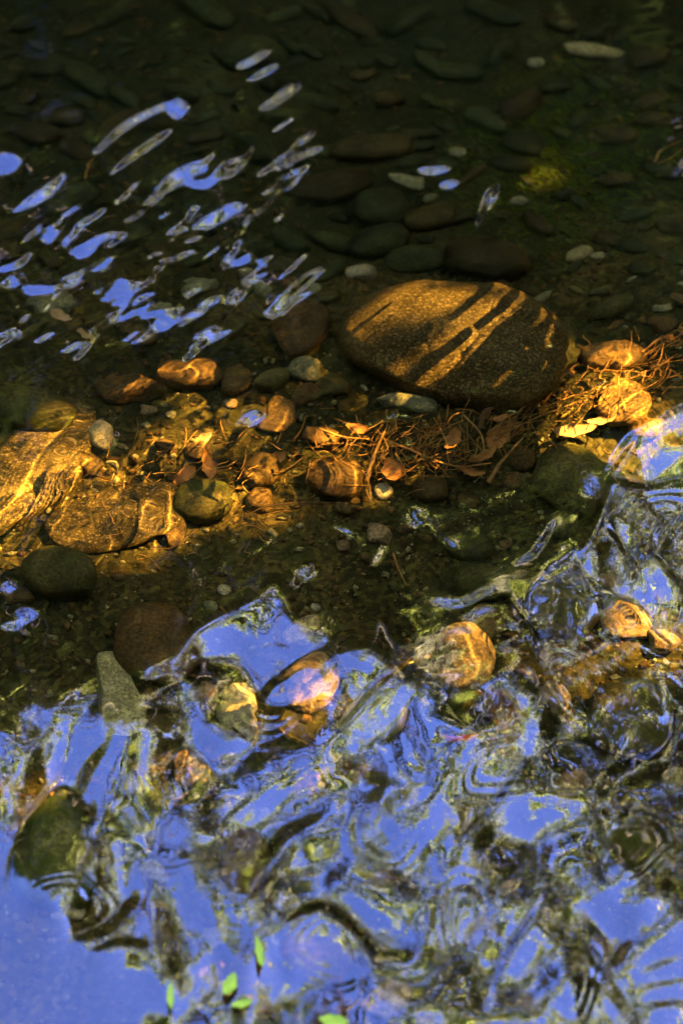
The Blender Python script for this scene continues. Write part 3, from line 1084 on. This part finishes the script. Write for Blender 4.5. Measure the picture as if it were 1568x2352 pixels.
# ------------------------------------------------------------------ litter: twigs, straws, leaves
def tube_arrays(P, Rr, sides=7):
    P = [np.array(p, float) for p in P]
    V, F = [], []
    n = len(P)
    for i in range(n):
        d = P[min(i+1, n-1)]-P[max(i-1, 0)]
        d /= np.linalg.norm(d)+1e-9
        a = np.cross(d, [0, 0, 1.0])
        if np.linalg.norm(a) < .1:
            a = np.cross(d, [1.0, 0, 0])
        a /= np.linalg.norm(a)
        b_ = np.cross(d, a)
        for k in range(sides):
            t_ = 2*math.pi*k/sides
            V.append(P[i]+Rr[i]*(math.cos(t_)*a+math.sin(t_)*b_))
    for i in range(n-1):
        for k in range(sides):
            k2 = (k+1) % sides
            F.append([i*sides+k, i*sides+k2, (i+1)*sides+k2, (i+1)*sides+k])
    # close the ends with quads to a centre point pair
    for e in (0, n-1):
        V.append(P[e])
        c_ = len(V)-1
        for k in range(0, sides):
            k2 = (k+1) % sides
            F.append([e*sides+k, e*sides+k2, c_, c_])
    return np.array(V), F


def tube_mesh(name, tubes, sides=7):
    V, F, off = [], [], 0
    for P, Rr in tubes:
        v, f = tube_arrays(P, Rr, sides)
        V.append(v)
        F += [[q+off for q in (ff if ff[2] != ff[3] else ff[:3])] for ff in f]
        off += len(v)
    me = bpy.data.meshes.new(name)
    me.from_pydata(np.concatenate(V).tolist(), [], F)
    me.shade_smooth()
    return me


def surf(px, py, lift=.006, zg=-.09):
    """a point resting on the bed or on a stone at this pixel"""
    for _ in range(3):
        p = at(px, py, zg)
        zg = min(float(bed_z(p[0], p[1]))+lift, -.012)
    return at(px, py, zg)


def twig(pts, rad, mat, label, lifts=None, group=None, forks=(), name='twig'):
    def pl(pts, lifts, r0, r1):
        S_ = spline([(x, y, l) for (x, y), l in zip(pts, lifts)], 5)
        P = [surf(s[0], s[1], s[2]) for s in S_]
        n = len(P)
        return P, [(r0+(r1-r0)*i/(n-1))*(1+.18*math.sin(i*2.3+rad*9e3)) for i in range(n)]
    lifts = lifts or [.012]*len(pts)
    P, Rr = pl(pts, lifts, rad, rad*.45)
    o0 = P[0].copy()
    tubes = [([p-o0 for p in P], Rr)]
    for f in forks:
        Pf, Rf = pl(f, [lifts[0]]*len(f), rad*.6, rad*.25)
        tubes.append(([p-o0 for p in Pf], Rf))
    o = link(name, tube_mesh(name, tubes), loc=o0, mat=M[mat])
    o.cycles.is_caustics_receiver = True
    return tag(o, label, 'twig' if name == 'twig' else name, group)


TW = [
 ([(842, 1110), (860, 1050), (885, 990)], .0042, 'twig', 'thick upright forked twig left of centre in the litter', [.01, .03, .04], [[(868, 1040), (890, 1060), (900, 1090)]]),
 ([(735, 985), (790, 1005), (850, 1010)], .0028, 'twig', 'short level twig at the upper left of the litter', [.02, .03, .03], []),
 ([(900, 1015), (960, 1040), (1010, 1062)], .0030, 'straw', 'pale stick slanting down to the right in the middle of the litter', [.03, .03, .02], []),
 ([(1000, 1060), (1060, 1075), (1135, 1068)], .0026, 'straw', 'bright orange stick lying level at the lower centre right', [.03, .03, .03], []),
 ([(1130, 1115), (1165, 1060), (1210, 1010)], .0046, 'twig', 'thick twig leaning up to the right by the small round golden stone', [.01, .03, .035], []),
 ([(980, 1010), (1020, 985), (1045, 955), (1075, 948)], .0024, 'twig', 'curled root hooking up towards the boulder', [.02, .035, .04, .03], []),
 ([(1035, 1070), (1025, 1010), (1000, 960)], .0018, 'straw', 'thin straw standing steep in the middle of the litter', [.02, .04, .03], []),
 ([(770, 960), (800, 975), (830, 1010), (822, 1040)], .0020, 'twig_dark', 'thin dark twig bent over the left litter', [.02, .03, .03, .02], []),
 ([(840, 1130), (850, 1160), (845, 1080)], .0016, 'twig', 'short vertical stem beside the tiny cream pebble', [.01, .02, .02], []),
 ([(1125, 1000), (1180, 960), (1250, 915), (1330, 865)], .0030, 'twig', 'long twig climbing right along the foot of the boulder', [.02, .025, .03, .03], []),
 ([(1160, 1000), (1260, 960), (1380, 925)], .0016, 'straw', 'long yellow straw rising right towards the golden stone', [.03, .03, .03], []),
 ([(1250, 950), (1370, 905), (1530, 880)], .0018, 'straw', 'longest straw running to the right edge', [.03, .03, .03], []),
 ([(1300, 870), (1420, 870), (1540, 900)], .0015, 'straw', 'thin straw across the low striped golden stone', [.03, .04, .03], []),
 ([(1110, 985), (1120, 950), (1160, 930)], .0070, 'twig_dark', 'stout dark root bending against the underside of the boulder', [.01, .02, .02], []),
 ([(700, 1050), (640, 1090), (560, 1100)], .0016, 'twig_dark', 'thin dark stem reaching left from the litter', [.02, .02, .02], []),
 ([(540, 1215), (610, 1175), (700, 1160), (790, 1162)], .0018, 'twig_dark', 'long thin dark stem curving below the litter on the left', [.02, .03, .03, .02], []),
 ([(1490, 830), (1530, 800), (1575, 810)], .0022, 'twig', 'curved orange twig at the right edge near the boulder level', [.02, .03, .02], []),
 ([(900, 1278), (915, 1320), (930, 1355)], .0020, 'straw', 'lone pale stem lying in the dark below the litter', [.02, .03, .02], []),
 ([(840, 1310), (880, 1300), (915, 1295)], .0013, 'twig_dark', 'faint dark stem crossing above the lone pale stem', [.02, .02, .02], []),
 ([(190, 400), (200, 370), (215, 355)], .0020, 'straw', 'small tan twig among the blue streaks on the left', [.03, .03, .03], []),
 ([(1505, 375), (1520, 345), (1575, 320)], .0016, 'straw', 'thin looping tan stem at the upper right edge', [.03, .04, .03], []),
 ([(1512, 378), (1550, 360), (1580, 330)], .0014, 'straw', 'second tan stem closing the loop at the upper right edge', [.03, .03, .03], []),
 ([(1070, 955), (1110, 1000), (1120, 1050)], .0022, 'twig', 'short twig pointing down from the boulder foot', [.02, .03, .03], []),
 ([(910, 1040), (930, 1080), (935, 1120)], .0020, 'straw', 'short upright straw right of the tiny cream pebble', [.02, .02, .01], []),
]
for pts, rad, mt, lab, lf, fk in TW:
    twig(pts, rad*.62, mt, lab, lf, forks=fk)

# fine roots and straws nobody could count
rg = random.Random(9)
tubes = []
for k in range(620):
    u_ = rg.random()
    if u_ < .45:
        x0, y0 = rg.gauss(950, 120), rg.gauss(1040, 38)
    elif u_ < .85:
        x0 = rg.uniform(1120, 1568)
        y0 = 985-.30*(x0-1120)*.9+rg.gauss(0, 38)
    else:
        x0, y0 = rg.gauss(430, 150), rg.gauss(1110, 70)
    a_ = rg.gauss(-.5, .75)
    ln = rg.uniform(14, 62)
    cv = rg.uniform(-.5, .5)
    lf = rg.uniform(.008, .04)
    P = []
    for i in range(5):
        t_ = i/4
        P.append(surf(x0+ln*t_*math.cos(a_+cv*t_), y0+ln*t_*math.sin(a_+cv*t_), lf+.006*math.sin(3*t_+k)))
    tubes.append((P, [rg.uniform(.00025, .0007)]*5))
o = link('plant_litter', tube_mesh('plant_litter', tubes, 4), mat=M['straw'])
o.cycles.is_caustics_receiver = True
tag(o, 'fine golden roots and straws tangled along the foot of the boulder', 'plant litter', kind='stuff')


def leaf_mesh(name, ln, wd, curl, seed, lobes=0):
    rg = random.Random(seed)
    n = 9
    V, F = [], []
    for i in range(n):
        t_ = i/(n-1)
        hw = wd*math.sin(math.pi*min(1, t_*.94+.05))**.8*(1+.16*math.sin(t_*17+seed))
        for j in range(5):
            s_ = (j-2)/2
            V.append(((t_-.5)*ln, s_*hw, curl*ln*((t_-.5)**2*1.5+.9*(s_*hw/ln)**2)+rg.uniform(-.03, .03)*wd))
    for i in range(n-1):
        for j in range(4):
            a = i*5+j
            F.append([a, a+1, a+6, a+5])
    nb = len(V)
    V2 = [(x, y, z-.0005) for x, y, z in V]
    F2 = [[q+nb for q in reversed(f)] for f in F]
    rim = []
    edge_ = [i*5 for i in range(n)]+[(n-1)*5+j for j in range(1, 5)]+[i*5+4 for i in range(n-2, -1, -1)]+[j for j in range(3, 0, -1)]
    for k in range(len(edge_)):
        a, b_ = edge_[k], edge_[(k+1) % len(edge_)]
        rim.append([a, a+nb, b_+nb, b_])
    return mesh_np(name, V+V2, F+F2+rim)


LV = [
 (1045, 1010, 34, 20, -70, 'dead_leaf', 'crumpled orange leaf glowing in the middle of the litter', .04),
 (905, 1085, 42, 26, 80, 'dead_leaf', 'ragged orange leaf above the tiny cream pebble', .03),
 (830, 985, 34, 20, 30, 'dead_leaf', 'orange leaf scrap at the upper left of the litter', .03),
 (1150, 1010, 52, 24, -55, 'dead_leaf', 'brown leaf lying between the centre litter and the golden stone', .02),
 (1120, 1050, 40, 20, -30, 'dead_leaf', 'rusty leaf under the level orange stick', .02),
 (1085, 1090, 36, 16, 10, 'dead_leaf', 'torn leaf at the lower rim of the litter', .02),
 (1340, 1000, 60, 20, -5, 'tan_leaf', 'pale tan leaf on the lit shelf above the large dark olive stone', .02),
 (1420, 985, 42, 14, 5, 'tan_leaf', 'narrow pale leaf right of the broad tan leaf', .02),
 (1155, 965, 26, 12, -35, 'dead_leaf', 'small brown leaf against the boulder foot', .03),
 (1063, 1700, 30, 9, -18, 'red_leaf', 'red leaf scrap below the speckled granite cobble', .03),
 (1040, 1702, 18, 7, 30, 'red_leaf', 'tiny red flake just left of the red leaf scrap', .03),
 (1018, 1695, 12, 5, 60, 'dead_leaf', 'tiny brown flake left of the red scraps', .03),
 (485, 1075, 46, 22, 70, 'dead_leaf', 'orange brown leaf sunk in the lit gravel above the round olive stone', .01),
 (420, 1100, 40, 18, -60, 'dead_leaf', 'curled amber leaf left of the round olive stone', .01),
 (635, 1060, 36, 18, -40, 'dead_leaf', 'brown leaf lying left of the glowing-rim brown stone', .01),
 (470, 1010, 30, 18, -50, 'tan_leaf', 'pinkish tan leaf above the lit gravel', .01),
 (1215, 1305, 18, 8, 25, 'tan_leaf', 'tiny tan leaf in the dark right of the dull grey olive stone', .02),
 (140, 715, 30, 16, 40, 'tan_leaf', 'pinkish scrap of leaf at the left among blue ripples', .03),
 (190, 760, 20, 10, 60, 'tan_leaf', 'second pinkish scrap below right of the first at left', .03),
]
for i, (px, py, a, b, rot, mt, lab, lf) in enumerate(LV):
    p = surf(px, py, lf)
    s = np.linalg.norm((at(px+5, py, p[2])-at(px-5, py, p[2]))/10)
    me = leaf_mesh('fallen_leaf', a*2*s, b*s, .5, i)
    o = link('fallen_leaf', me, loc=p, mat=M[mt])
    o.rotation_euler = (rg.uniform(-.4, .5), rg.uniform(-.35, .35), R_(-rot))
    o.cycles.is_caustics_receiver = True
    tag(o, lab, 'leaf')

# leaf shapes on the near water, standing in for reflections of bright foliage
FL = [(528, 2262, 34, 16, -75, 'vivid yellow green leaf standing in for a reflection at the bottom, left of the middle'),
      (556, 2305, 26, 11, -20, 'narrow yellow green leaf standing in for a reflection, touching the lower end of the vivid one'),
      (597, 2190, 44, 9, 80, 'slim bright green leaf standing in for a reflection, upright above the others'),
      (768, 2346, 34, 19, 10, 'bright lime leaf standing in for a reflection, cut off by the bottom edge of the photo'),
      (392, 2290, 36, 8, 85, 'thin lime leaf blade standing in for a reflection, beside the right border of the blue sheet')]
for i, (px, py, a, b, rot, lab) in enumerate(FL):
    p = at(px, py, 0)
    p = at(px, py, water_z(p[0], p[1])+.003)
    s = np.linalg.norm((at(px+5, py, 0)-at(px-5, py, 0))/10)
    o = link('mirrored_leaf', leaf_mesh('mirrored_leaf', a*2*s, b*s, .25, 50+i), loc=p, mat=M['leaf_mirrored'])
    o.rotation_euler = (rg.uniform(-.08, .12), rg.uniform(-.08, .12), R_(-rot))
    tag(o, lab, 'leaf')

# algae tufts on the bed upper right and on the mossy stones
rgn = np.random.default_rng(12)


def blades(name, n, fn, ln, label, mat):
    V, F = [], []
    for k in range(n):
        p, d = fn(k)
        L_ = ln*rgn.uniform(.5, 1.3)
        sd = np.cross(d, [0, 0, 1.0])
        sd = sd/(np.linalg.norm(sd)+1e-6)*L_*.09
        b0 = len(V)
        V += [p-sd, p+sd, p+d*L_*.6+sd*.7, p+d*L_*.6-sd*.7, p+d*L_+np.array([0, 0, -.12*L_])]
        F += [[b0, b0+1, b0+2, b0+3], [b0+3, b0+2, b0+4]]
    me = bpy.data.meshes.new(name)
    me.from_pydata([tuple(v) for v in V], [], F)
    o = link(name, me, mat=M[mat])
    o.cycles.is_caustics_receiver = True
    return tag(o, label, 'algae', kind='stuff')


def alg(k):
    px, py = rgn.normal(1290, 130), rgn.normal(370, 110)
    p = surf(px, py, 0.002)
    d = np.array([-.8+rgn.normal(0, .4), .1+rgn.normal(0, .4), .45+rgn.random()*.4])
    return p, d/np.linalg.norm(d)


blades('algae', 3800, alg, .010, 'green algae tufts on the bed at the upper right', 'moss')

# ------------------------------------------------------------------ trees: mirrored in the water and shading it
def crown_mesh(name, pts, size, seed, up=.0, asp=.55, simple=False):
    rgn = np.random.default_rng(seed)
    n = len(pts)
    s = size*rgn.uniform(.6, 1.35, n)
    nr = rgn.normal(0, 1, (n, 3))
    nr[:, 2] += up
    nr /= np.linalg.norm(nr, axis=1, keepdims=True)
    a = np.cross(nr, rgn.normal(0, 1, (n, 3)))
    a /= np.linalg.norm(a, axis=1, keepdims=True)
    b_ = np.cross(nr, a)
    a = a*s[:, None]*.5
    b_ = b_*s[:, None]*.5*asp
    if simple:
        q = np.stack([pts-a, pts+b_*1.2, pts+a, pts-b_*1.2], 1)
        return mesh_np(name, q.reshape(-1, 3), np.arange(4*n).reshape(-1, 4), False)
    # six-sided leaf: two quads folded along the rib
    q = np.stack([pts-a, pts-a*.3+b_+nr*s[:, None]*.06, pts+a*.4+b_*.8+nr*s[:, None]*.06, pts+a, pts+a*.4-b_*.8+nr*s[:, None]*.06, pts-a*.3-b_+nr*s[:, None]*.06], 1)
    F = np.array([[0, 1, 2, 3], [0, 3, 4, 5]])[None]+np.arange(n)[:, None, None]*6
    return mesh_np(name, q.reshape(-1, 3), F.reshape(-1, 4), False)


def tree(name, base, h, crowns, leaf, mats, label, trunk_r, nleaf, seed, lean=(0, 0), group=None, clump=.35, keep=None, limb_z=.35):
    """trunk, limbs to each clump of the crown, leaves round the limbs"""
    rg = random.Random(seed)
    rgn = np.random.default_rng(seed)
    root = bpy.data.objects.new(name, None)
    col.objects.link(root)
    root.location = base
    tag(root, label, 'tree', group)
    base = np.array(base, float)
    top = np.array([lean[0], lean[1], h*.92])
    P = [top*t_+np.array([rg.uniform(-.04, .04)*h*.3, rg.uniform(-.04, .04)*h*.3, 0])*(0 < t_ < 1) for t_ in np.linspace(0, 1, 8)]
    link('trunk', tube_mesh('trunk', [(P, [trunk_r*(1-.85*t_) for t_ in np.linspace(0, 1, 8)])], 10), root, mat=M[mats[1]])
    cl = []
    tubes = []
    for (c, r) in crowns:
        c = np.array(c, float)-base
        t0 = np.clip(limb_z+rg.uniform(0, .4), 0, .9)
        s0 = top*t0
        mid = (s0+c)/2+np.array([0, 0, .12*np.linalg.norm(c-s0)])
        S_ = spline([s0, mid, c], 5)
        tubes.append((S_, [trunk_r*.38*(1-.8*i/(len(S_)-1)) for i in range(len(S_))]))
        nsub = max(4, int(14*np.prod(r)**.33/.8))
        for k in range(nsub):
            d = rgn.normal(0, 1, 3)
            d = d/np.linalg.norm(d)*rgn.uniform(.35, 1)**.5
            e = c+d*np.array(r)*.85
            m_ = (c+e)/2+rgn.normal(0, .05, 3)
            tubes.append(([S_[-1] if k % 2 else S_[len(S_)*3//4], m_, e], [trunk_r*.12, trunk_r*.08, trunk_r*.03]))
            cl.append((e, np.array(r)*clump))
            cl.append((m_, np.array(r)*clump))
    link('limbs', tube_mesh('limbs', tubes, 6), root, mat=M[mats[1]])
    per = nleaf//len(cl)+1
    pts = np.concatenate([e+rgn.normal(0, .55, (per, 3))*r for e, r in cl])
    if keep is not None:
        pts = pts[keep(pts+base)]
    link('crown', crown_mesh('crown', pts, leaf, seed, simple=nleaf > 100000), root, mat=M[mats[0]])
    return root


# far wood: dark evergreens on the bank opposite
rg = random.Random(5)
FAR = [(-7.5, 7.5), (-5.2, 6.4), (-3.2, 7.2), (-1.2, 6.6), (.7, 7.3), (2.6, 6.5), (4.6, 7.0), (7.0, 7.4), (-9.5, 9), (9.5, 8.6), (-2.2, 9.6), (1.6, 9.9), (4.0, 9.4), (-6, 10), (-4.2, 8.2), (-.2, 8.3), (3.4, 8.2), (5.9, 8.4)]
DESC = ['at the far left end of', 'second from the left in', 'third from the left in', 'left of the middle in', 'in the middle of', 'right of the middle in', 'third from the right in', 'near the right end of', 'behind the left end of', 'at the far right end of', 'behind the left middle of', 'behind the middle of', 'behind the right middle of', 'standing back on the left of', 'half hidden left of the centre in', 'half hidden at the centre in', 'half hidden right of the centre in', 'half hidden near the right end of']
for i, (x, y) in enumerate(FAR):
    z = float(bed_z(x, y))
    h = (5.3 if y < 8 else 6.3)+rg.uniform(-.15, .15)-1.0*(x > -1.5)
    cr = []
    for k in range(11):
        t_ = k/10
        rr = (1.5-.3*t_)
        cr.append(((x+rg.uniform(-.5, .5)*rr, y+rg.uniform(-.5, .5)*rr, z+.6+t_*(h-1.2)), (rr, rr, .75)))
    tree('evergreen_tree', (x, y, z), h, cr, .20, ('leaf_dark', 'bark'), 'dark evergreen tree '+DESC[i]+' the wood mirrored in the water', .13, 9500, 40+i, group='evergreen trees on the far bank', limb_z=.1)

SHR = [(-4.6, 3.7, 'at the far left'), (-3.3, 3.5, 'second from the left'), (-2.1, 3.6, 'left of the sapling'), (-1.3, 3.4, 'beside the sapling'), (-.2, 3.7, 'straight across the stream'), (.9, 3.5, 'right of the middle'), (2.1, 3.7, 'left of the willow'), (3.2, 3.5, 'in front of the willow'), (4.5, 3.8, 'at the far right')]
for i, (x, y, ds) in enumerate(SHR):
    z = float(bed_z(x, y))
    cr = [((x+rg.uniform(-.45, .45), y+rg.uniform(-.3, .3), z+rg.uniform(.15, 1.0)), (.45, .4, .4)) for k in range(7)]
    tree('shrub', (x, y, z), 1.1, cr, .10, ('leaf_dark', 'bark'), 'low dark shrub on the far bank, '+ds, .03, 1800, 240+i, group='shrubs along the far bank', limb_z=.05)
# near bank: the wood behind the camera that keeps the stream dim
NEAR = [(-5.5, -4.6, 'at the left end'), (-3.2, -5.2, 'left of the middle'), (-1.0, -5.8, 'straight behind the viewer'), (1.3, -5.4, 'right of the middle'), (3.6, -5.0, 'third from the right end'), (5.8, -4.2, 'second from the right end'), (-7.6, -3.2, 'nearest the stream on the left'), (8.0, -3.4, 'nearest the stream on the right')]
for i, (x, y, ds) in enumerate(NEAR):
    z = float(bed_z(x, y))
    h = 7.5+rg.uniform(-.5, .8)
    cr = [((x+rg.uniform(-.6, .6), y+rg.uniform(-.6, .6), z+.8+k/8*(h-1.4)), (1.6-.09*k, 1.6-.09*k, .85)) for k in range(9)]
    tree('broadleaf_tree', (x, y, z), h, cr, .26, ('leaf_dark', 'bark'), 'dark broadleaf tree on the near bank behind the viewer, '+ds, .14, 4500, 140+i, group='broadleaf trees on the near bank', limb_z=.15)

# open pale-leaved trees to the right, mirrored lower right
rg = random.Random(31)


def aim(az, el, d):
    a, e = R_(az), R_(el)
    return (d*math.cos(e)*math.sin(a), d*math.cos(e)*math.cos(a), d*math.sin(e))


ac, bc, wc, cc = [], [], [], []
for k_, el in enumerate(np.arange(41.5, 68, 2.35)):
    for az in np.arange(.5, 50, 5.2):
        a_ = az+rg.uniform(-2.4, 2.4)
        if rg.random() < .13 or (a_ > 11 and el > 57) or (a_ < -2.5 and el > 60):
            continue
        plate = (aim(a_, el+rg.uniform(-.9, .9)+.10*(a_-15), rg.uniform(6.0, 6.9)), (rg.uniform(.32, .60), .13, rg.uniform(.04, .08)))
        q_ = rg.random()
        (cc if q_ < .13 else ac if a_ < 4.5 else bc if q_ < .64 else wc).append(plate)
tree('aspen_tree', (-1.7, 4.7, float(bed_z(-1.7, 4.7))), 6.9, ac, .075, ('leaf_lime', 'bark_pale'), 'pale green aspen left of the birch, mirrored in the middle of the marbled water', .10, 230*len(ac), 94, lean=(.5, -.9), clump=.75)
tree('birch_tree', (1.2, 4.9, float(bed_z(1.2, 4.9))), 7.4, bc, .08, ('leaf_lime', 'bark_pale'), 'slender lime green birch with tiered boughs mirrored at lower right', .12, 210*len(bc), 90, lean=(-.2, -.9), clump=.75)
tree('willow_tree', (3.4, 5.0, float(bed_z(3.4, 5.0))), 7.4, wc, .08, ('leaf_silver', 'bark'), 'silvery willow right of the birch, mirrored at the right edge', .12, 210*len(wc), 93, lean=(-.8, -.9), clump=.75)
tree('cedar_tree', (2.3, 5.6, float(bed_z(2.3, 5.6))), 7.8, cc, .06, ('leaf_dark', 'bark'), 'dark cedar with flat tiered boughs between the birch and the willow', .12, 200*len(cc), 96, lean=(-.5, -1.2), clump=.75)
tree('alder_tree', (-3.4, 4.4, float(bed_z(-3.4, 4.4))), 6.5,
     [((-2.4, 3.9, 4.4), (.8, .7, .6)), ((-3.2, 4.2, 5.4), (.8, .7, .7)), ((-3.8, 4.4, 6.2), (.7, .7, .6)), ((-1.6, 3.7, 4.0), (.5, .5, .4))],
     .09, ('leaf_mid', 'bark'), 'mid green bushy tree leaning out from the left bank', .10, 4500, 91, lean=(.4, -.3))
# thin bough hanging over the water, mirrored in the bottom left and middle
tree('overhanging_sapling', (-.9, 3.9, float(bed_z(-.9, 3.9))), 4.6,
     [((-.35, 3.2, 4.5), (.22, .22, .25)), ((-.1, 2.9, 5.0), (.18, .2, .2)), ((-.5, 3.3, 5.4), (.2, .2, .3))],
     .06, ('leaf_lime', 'bark'), 'thin sapling with few bright leaves bowing over the stream', .035, 420, 92, lean=(.3, -.5))

# unseen shade tree at right, its crown shaped to place the sun patches
lit = np.zeros(PXf.shape)


def addlit(m_, v=1.0):
    global lit
    lit = np.maximum(lit, m_*v)


addlit(m_stroke([(-60, 1240), (100, 1130), (250, 1160), (400, 1130), (560, 1110)], 120, 20))
addlit(m_stroke([(-60, 1180), (60, 1040), (180, 920)], 30, 10))
addlit(m_stroke([(330, 1060), (450, 1000), (560, 940), (660, 950)], 75, 20))
addlit(m_stroke([(560, 1160), (640, 1110), (740, 1080)], 60, 20))
addlit(m_stroke([(300, 860), (420, 830), (560, 850)], 26, 10))
addlit(m_stroke([(760, 1080), (830, 1040), (1000, 1040), (1130, 1050)], 105, 20))
addlit(m_stroke([(1130, 1040), (1250, 960), (1400, 960), (1600, 960)], 70, 20))
addlit(m_stroke([(1330, 860), (1420, 830), (1520, 840)], 45, 15))
addlit(m_ell(1290, 335, 26, 44))
addlit(m_ell(1150, 1640, 50, 60))
addlit(m_ell(545, 1640, 60, 75))
addlit(m_ell(750, 1590, 40, 90, 20))
addlit(m_ell(430, 1790, 75, 65))
addlit(m_stroke([(1250, 1480), (1350, 1500), (1360, 1620)], 40, 12))
addlit(m_ell(1450, 1420, 110, 60))
addlit(m_ell(1560, 1470, 60, 40))
addlit(m_stroke([(0, 1900), (60, 1790), (130, 1720)], 28, 10))
addlit(m_ell(235, 990, 40, 26, -45))
addlit(m_ell(730, 1760, 30, 40))
addlit(m_ell(545, 2270, 60, 60))
addlit(m_ell(770, 2340, 50, 40))
dil = blur(lit, 3.0)
lit = lit*1.0
dil = np.maximum(lit, 0)
RS = .01
rx0, ry0 = -1.2, -1.2
lm = np.zeros((320, 260))


def raster(mask, z):
    Pb = at(PXf, PYf, z)
    ii = ((Pb[..., 0]-SOFF[0]*z-rx0)/RS).astype(int)
    jj = ((Pb[..., 1]-SOFF[1]*z-ry0)/RS).astype(int)
    np.maximum.at(lm, (np.clip(jj, 0, 319), np.clip(ii, 0, 259)), mask)
    for dj in (0, 1):
        for di in (0, 1):
            np.maximum.at(lm, (np.clip(jj+dj, 0, 319), np.clip(ii+di, 0, 259)), mask)


raster(lit, -.085)
# slits in the foliage that let stripes of sun onto the boulder
lit = np.zeros(PXf.shape)
addlit(m_stroke([(980, 900), (1130, 770), (1260, 640)], 44, 6))
addlit(m_stroke([(1120, 810), (1220, 760), (1300, 690)], 56, 6))
addlit(m_stroke([(1060, 970), (1200, 880), (1330, 780), (1310, 690)], 56, 6))
addlit(m_stroke([(780, 810), (900, 720), (1010, 630)], 28, 6))
addlit(m_stroke([(930, 830), (1050, 740), (1160, 640)], 44, 6))
addlit(m_ell(1070, 1500, 90, 85))
addlit(m_stroke([(1130, 960), (1250, 880), (1340, 780)], 60, 6))
raster(lit, -.05)


def shade_keep(P):
    """leaves that do not stand in the way of the sun patches"""
    t_ = P[:, 2]/SUN[2]
    x = P[:, 0]-SUN[0]*t_
    y = P[:, 1]-SUN[1]*t_
    i = np.clip(((x-rx0)/RS).astype(int), 0, 259)
    j = np.clip(((y-ry0)/RS).astype(int), 0, 319)
    return (lm[j, i] < .5) | (np.random.default_rng(8).random(len(P)) < .05)


cr = []
for ax in np.linspace(-1.2, .95, 7):
    for ay in np.linspace(-1.0, 1.75, 8):
        d_ = 5.4+.5*math.sin(ax*5+ay*3)
        c = np.array([ax*.9, ay, 0])+SUN*d_
        cr.append((tuple(c), (.30, .30, .26)))
tree('shade_tree', (5.9, 3.2, float(bed_z(5.9, 3.2))), 6.6, cr, .038, ('leaf_mid', 'bark'), 'unseen leafy tree over the stream at right, its crown shaped to place the sun patches', .05, 210000, 95, lean=(-1.1, -.8), keep=shade_keep, clump=.85)
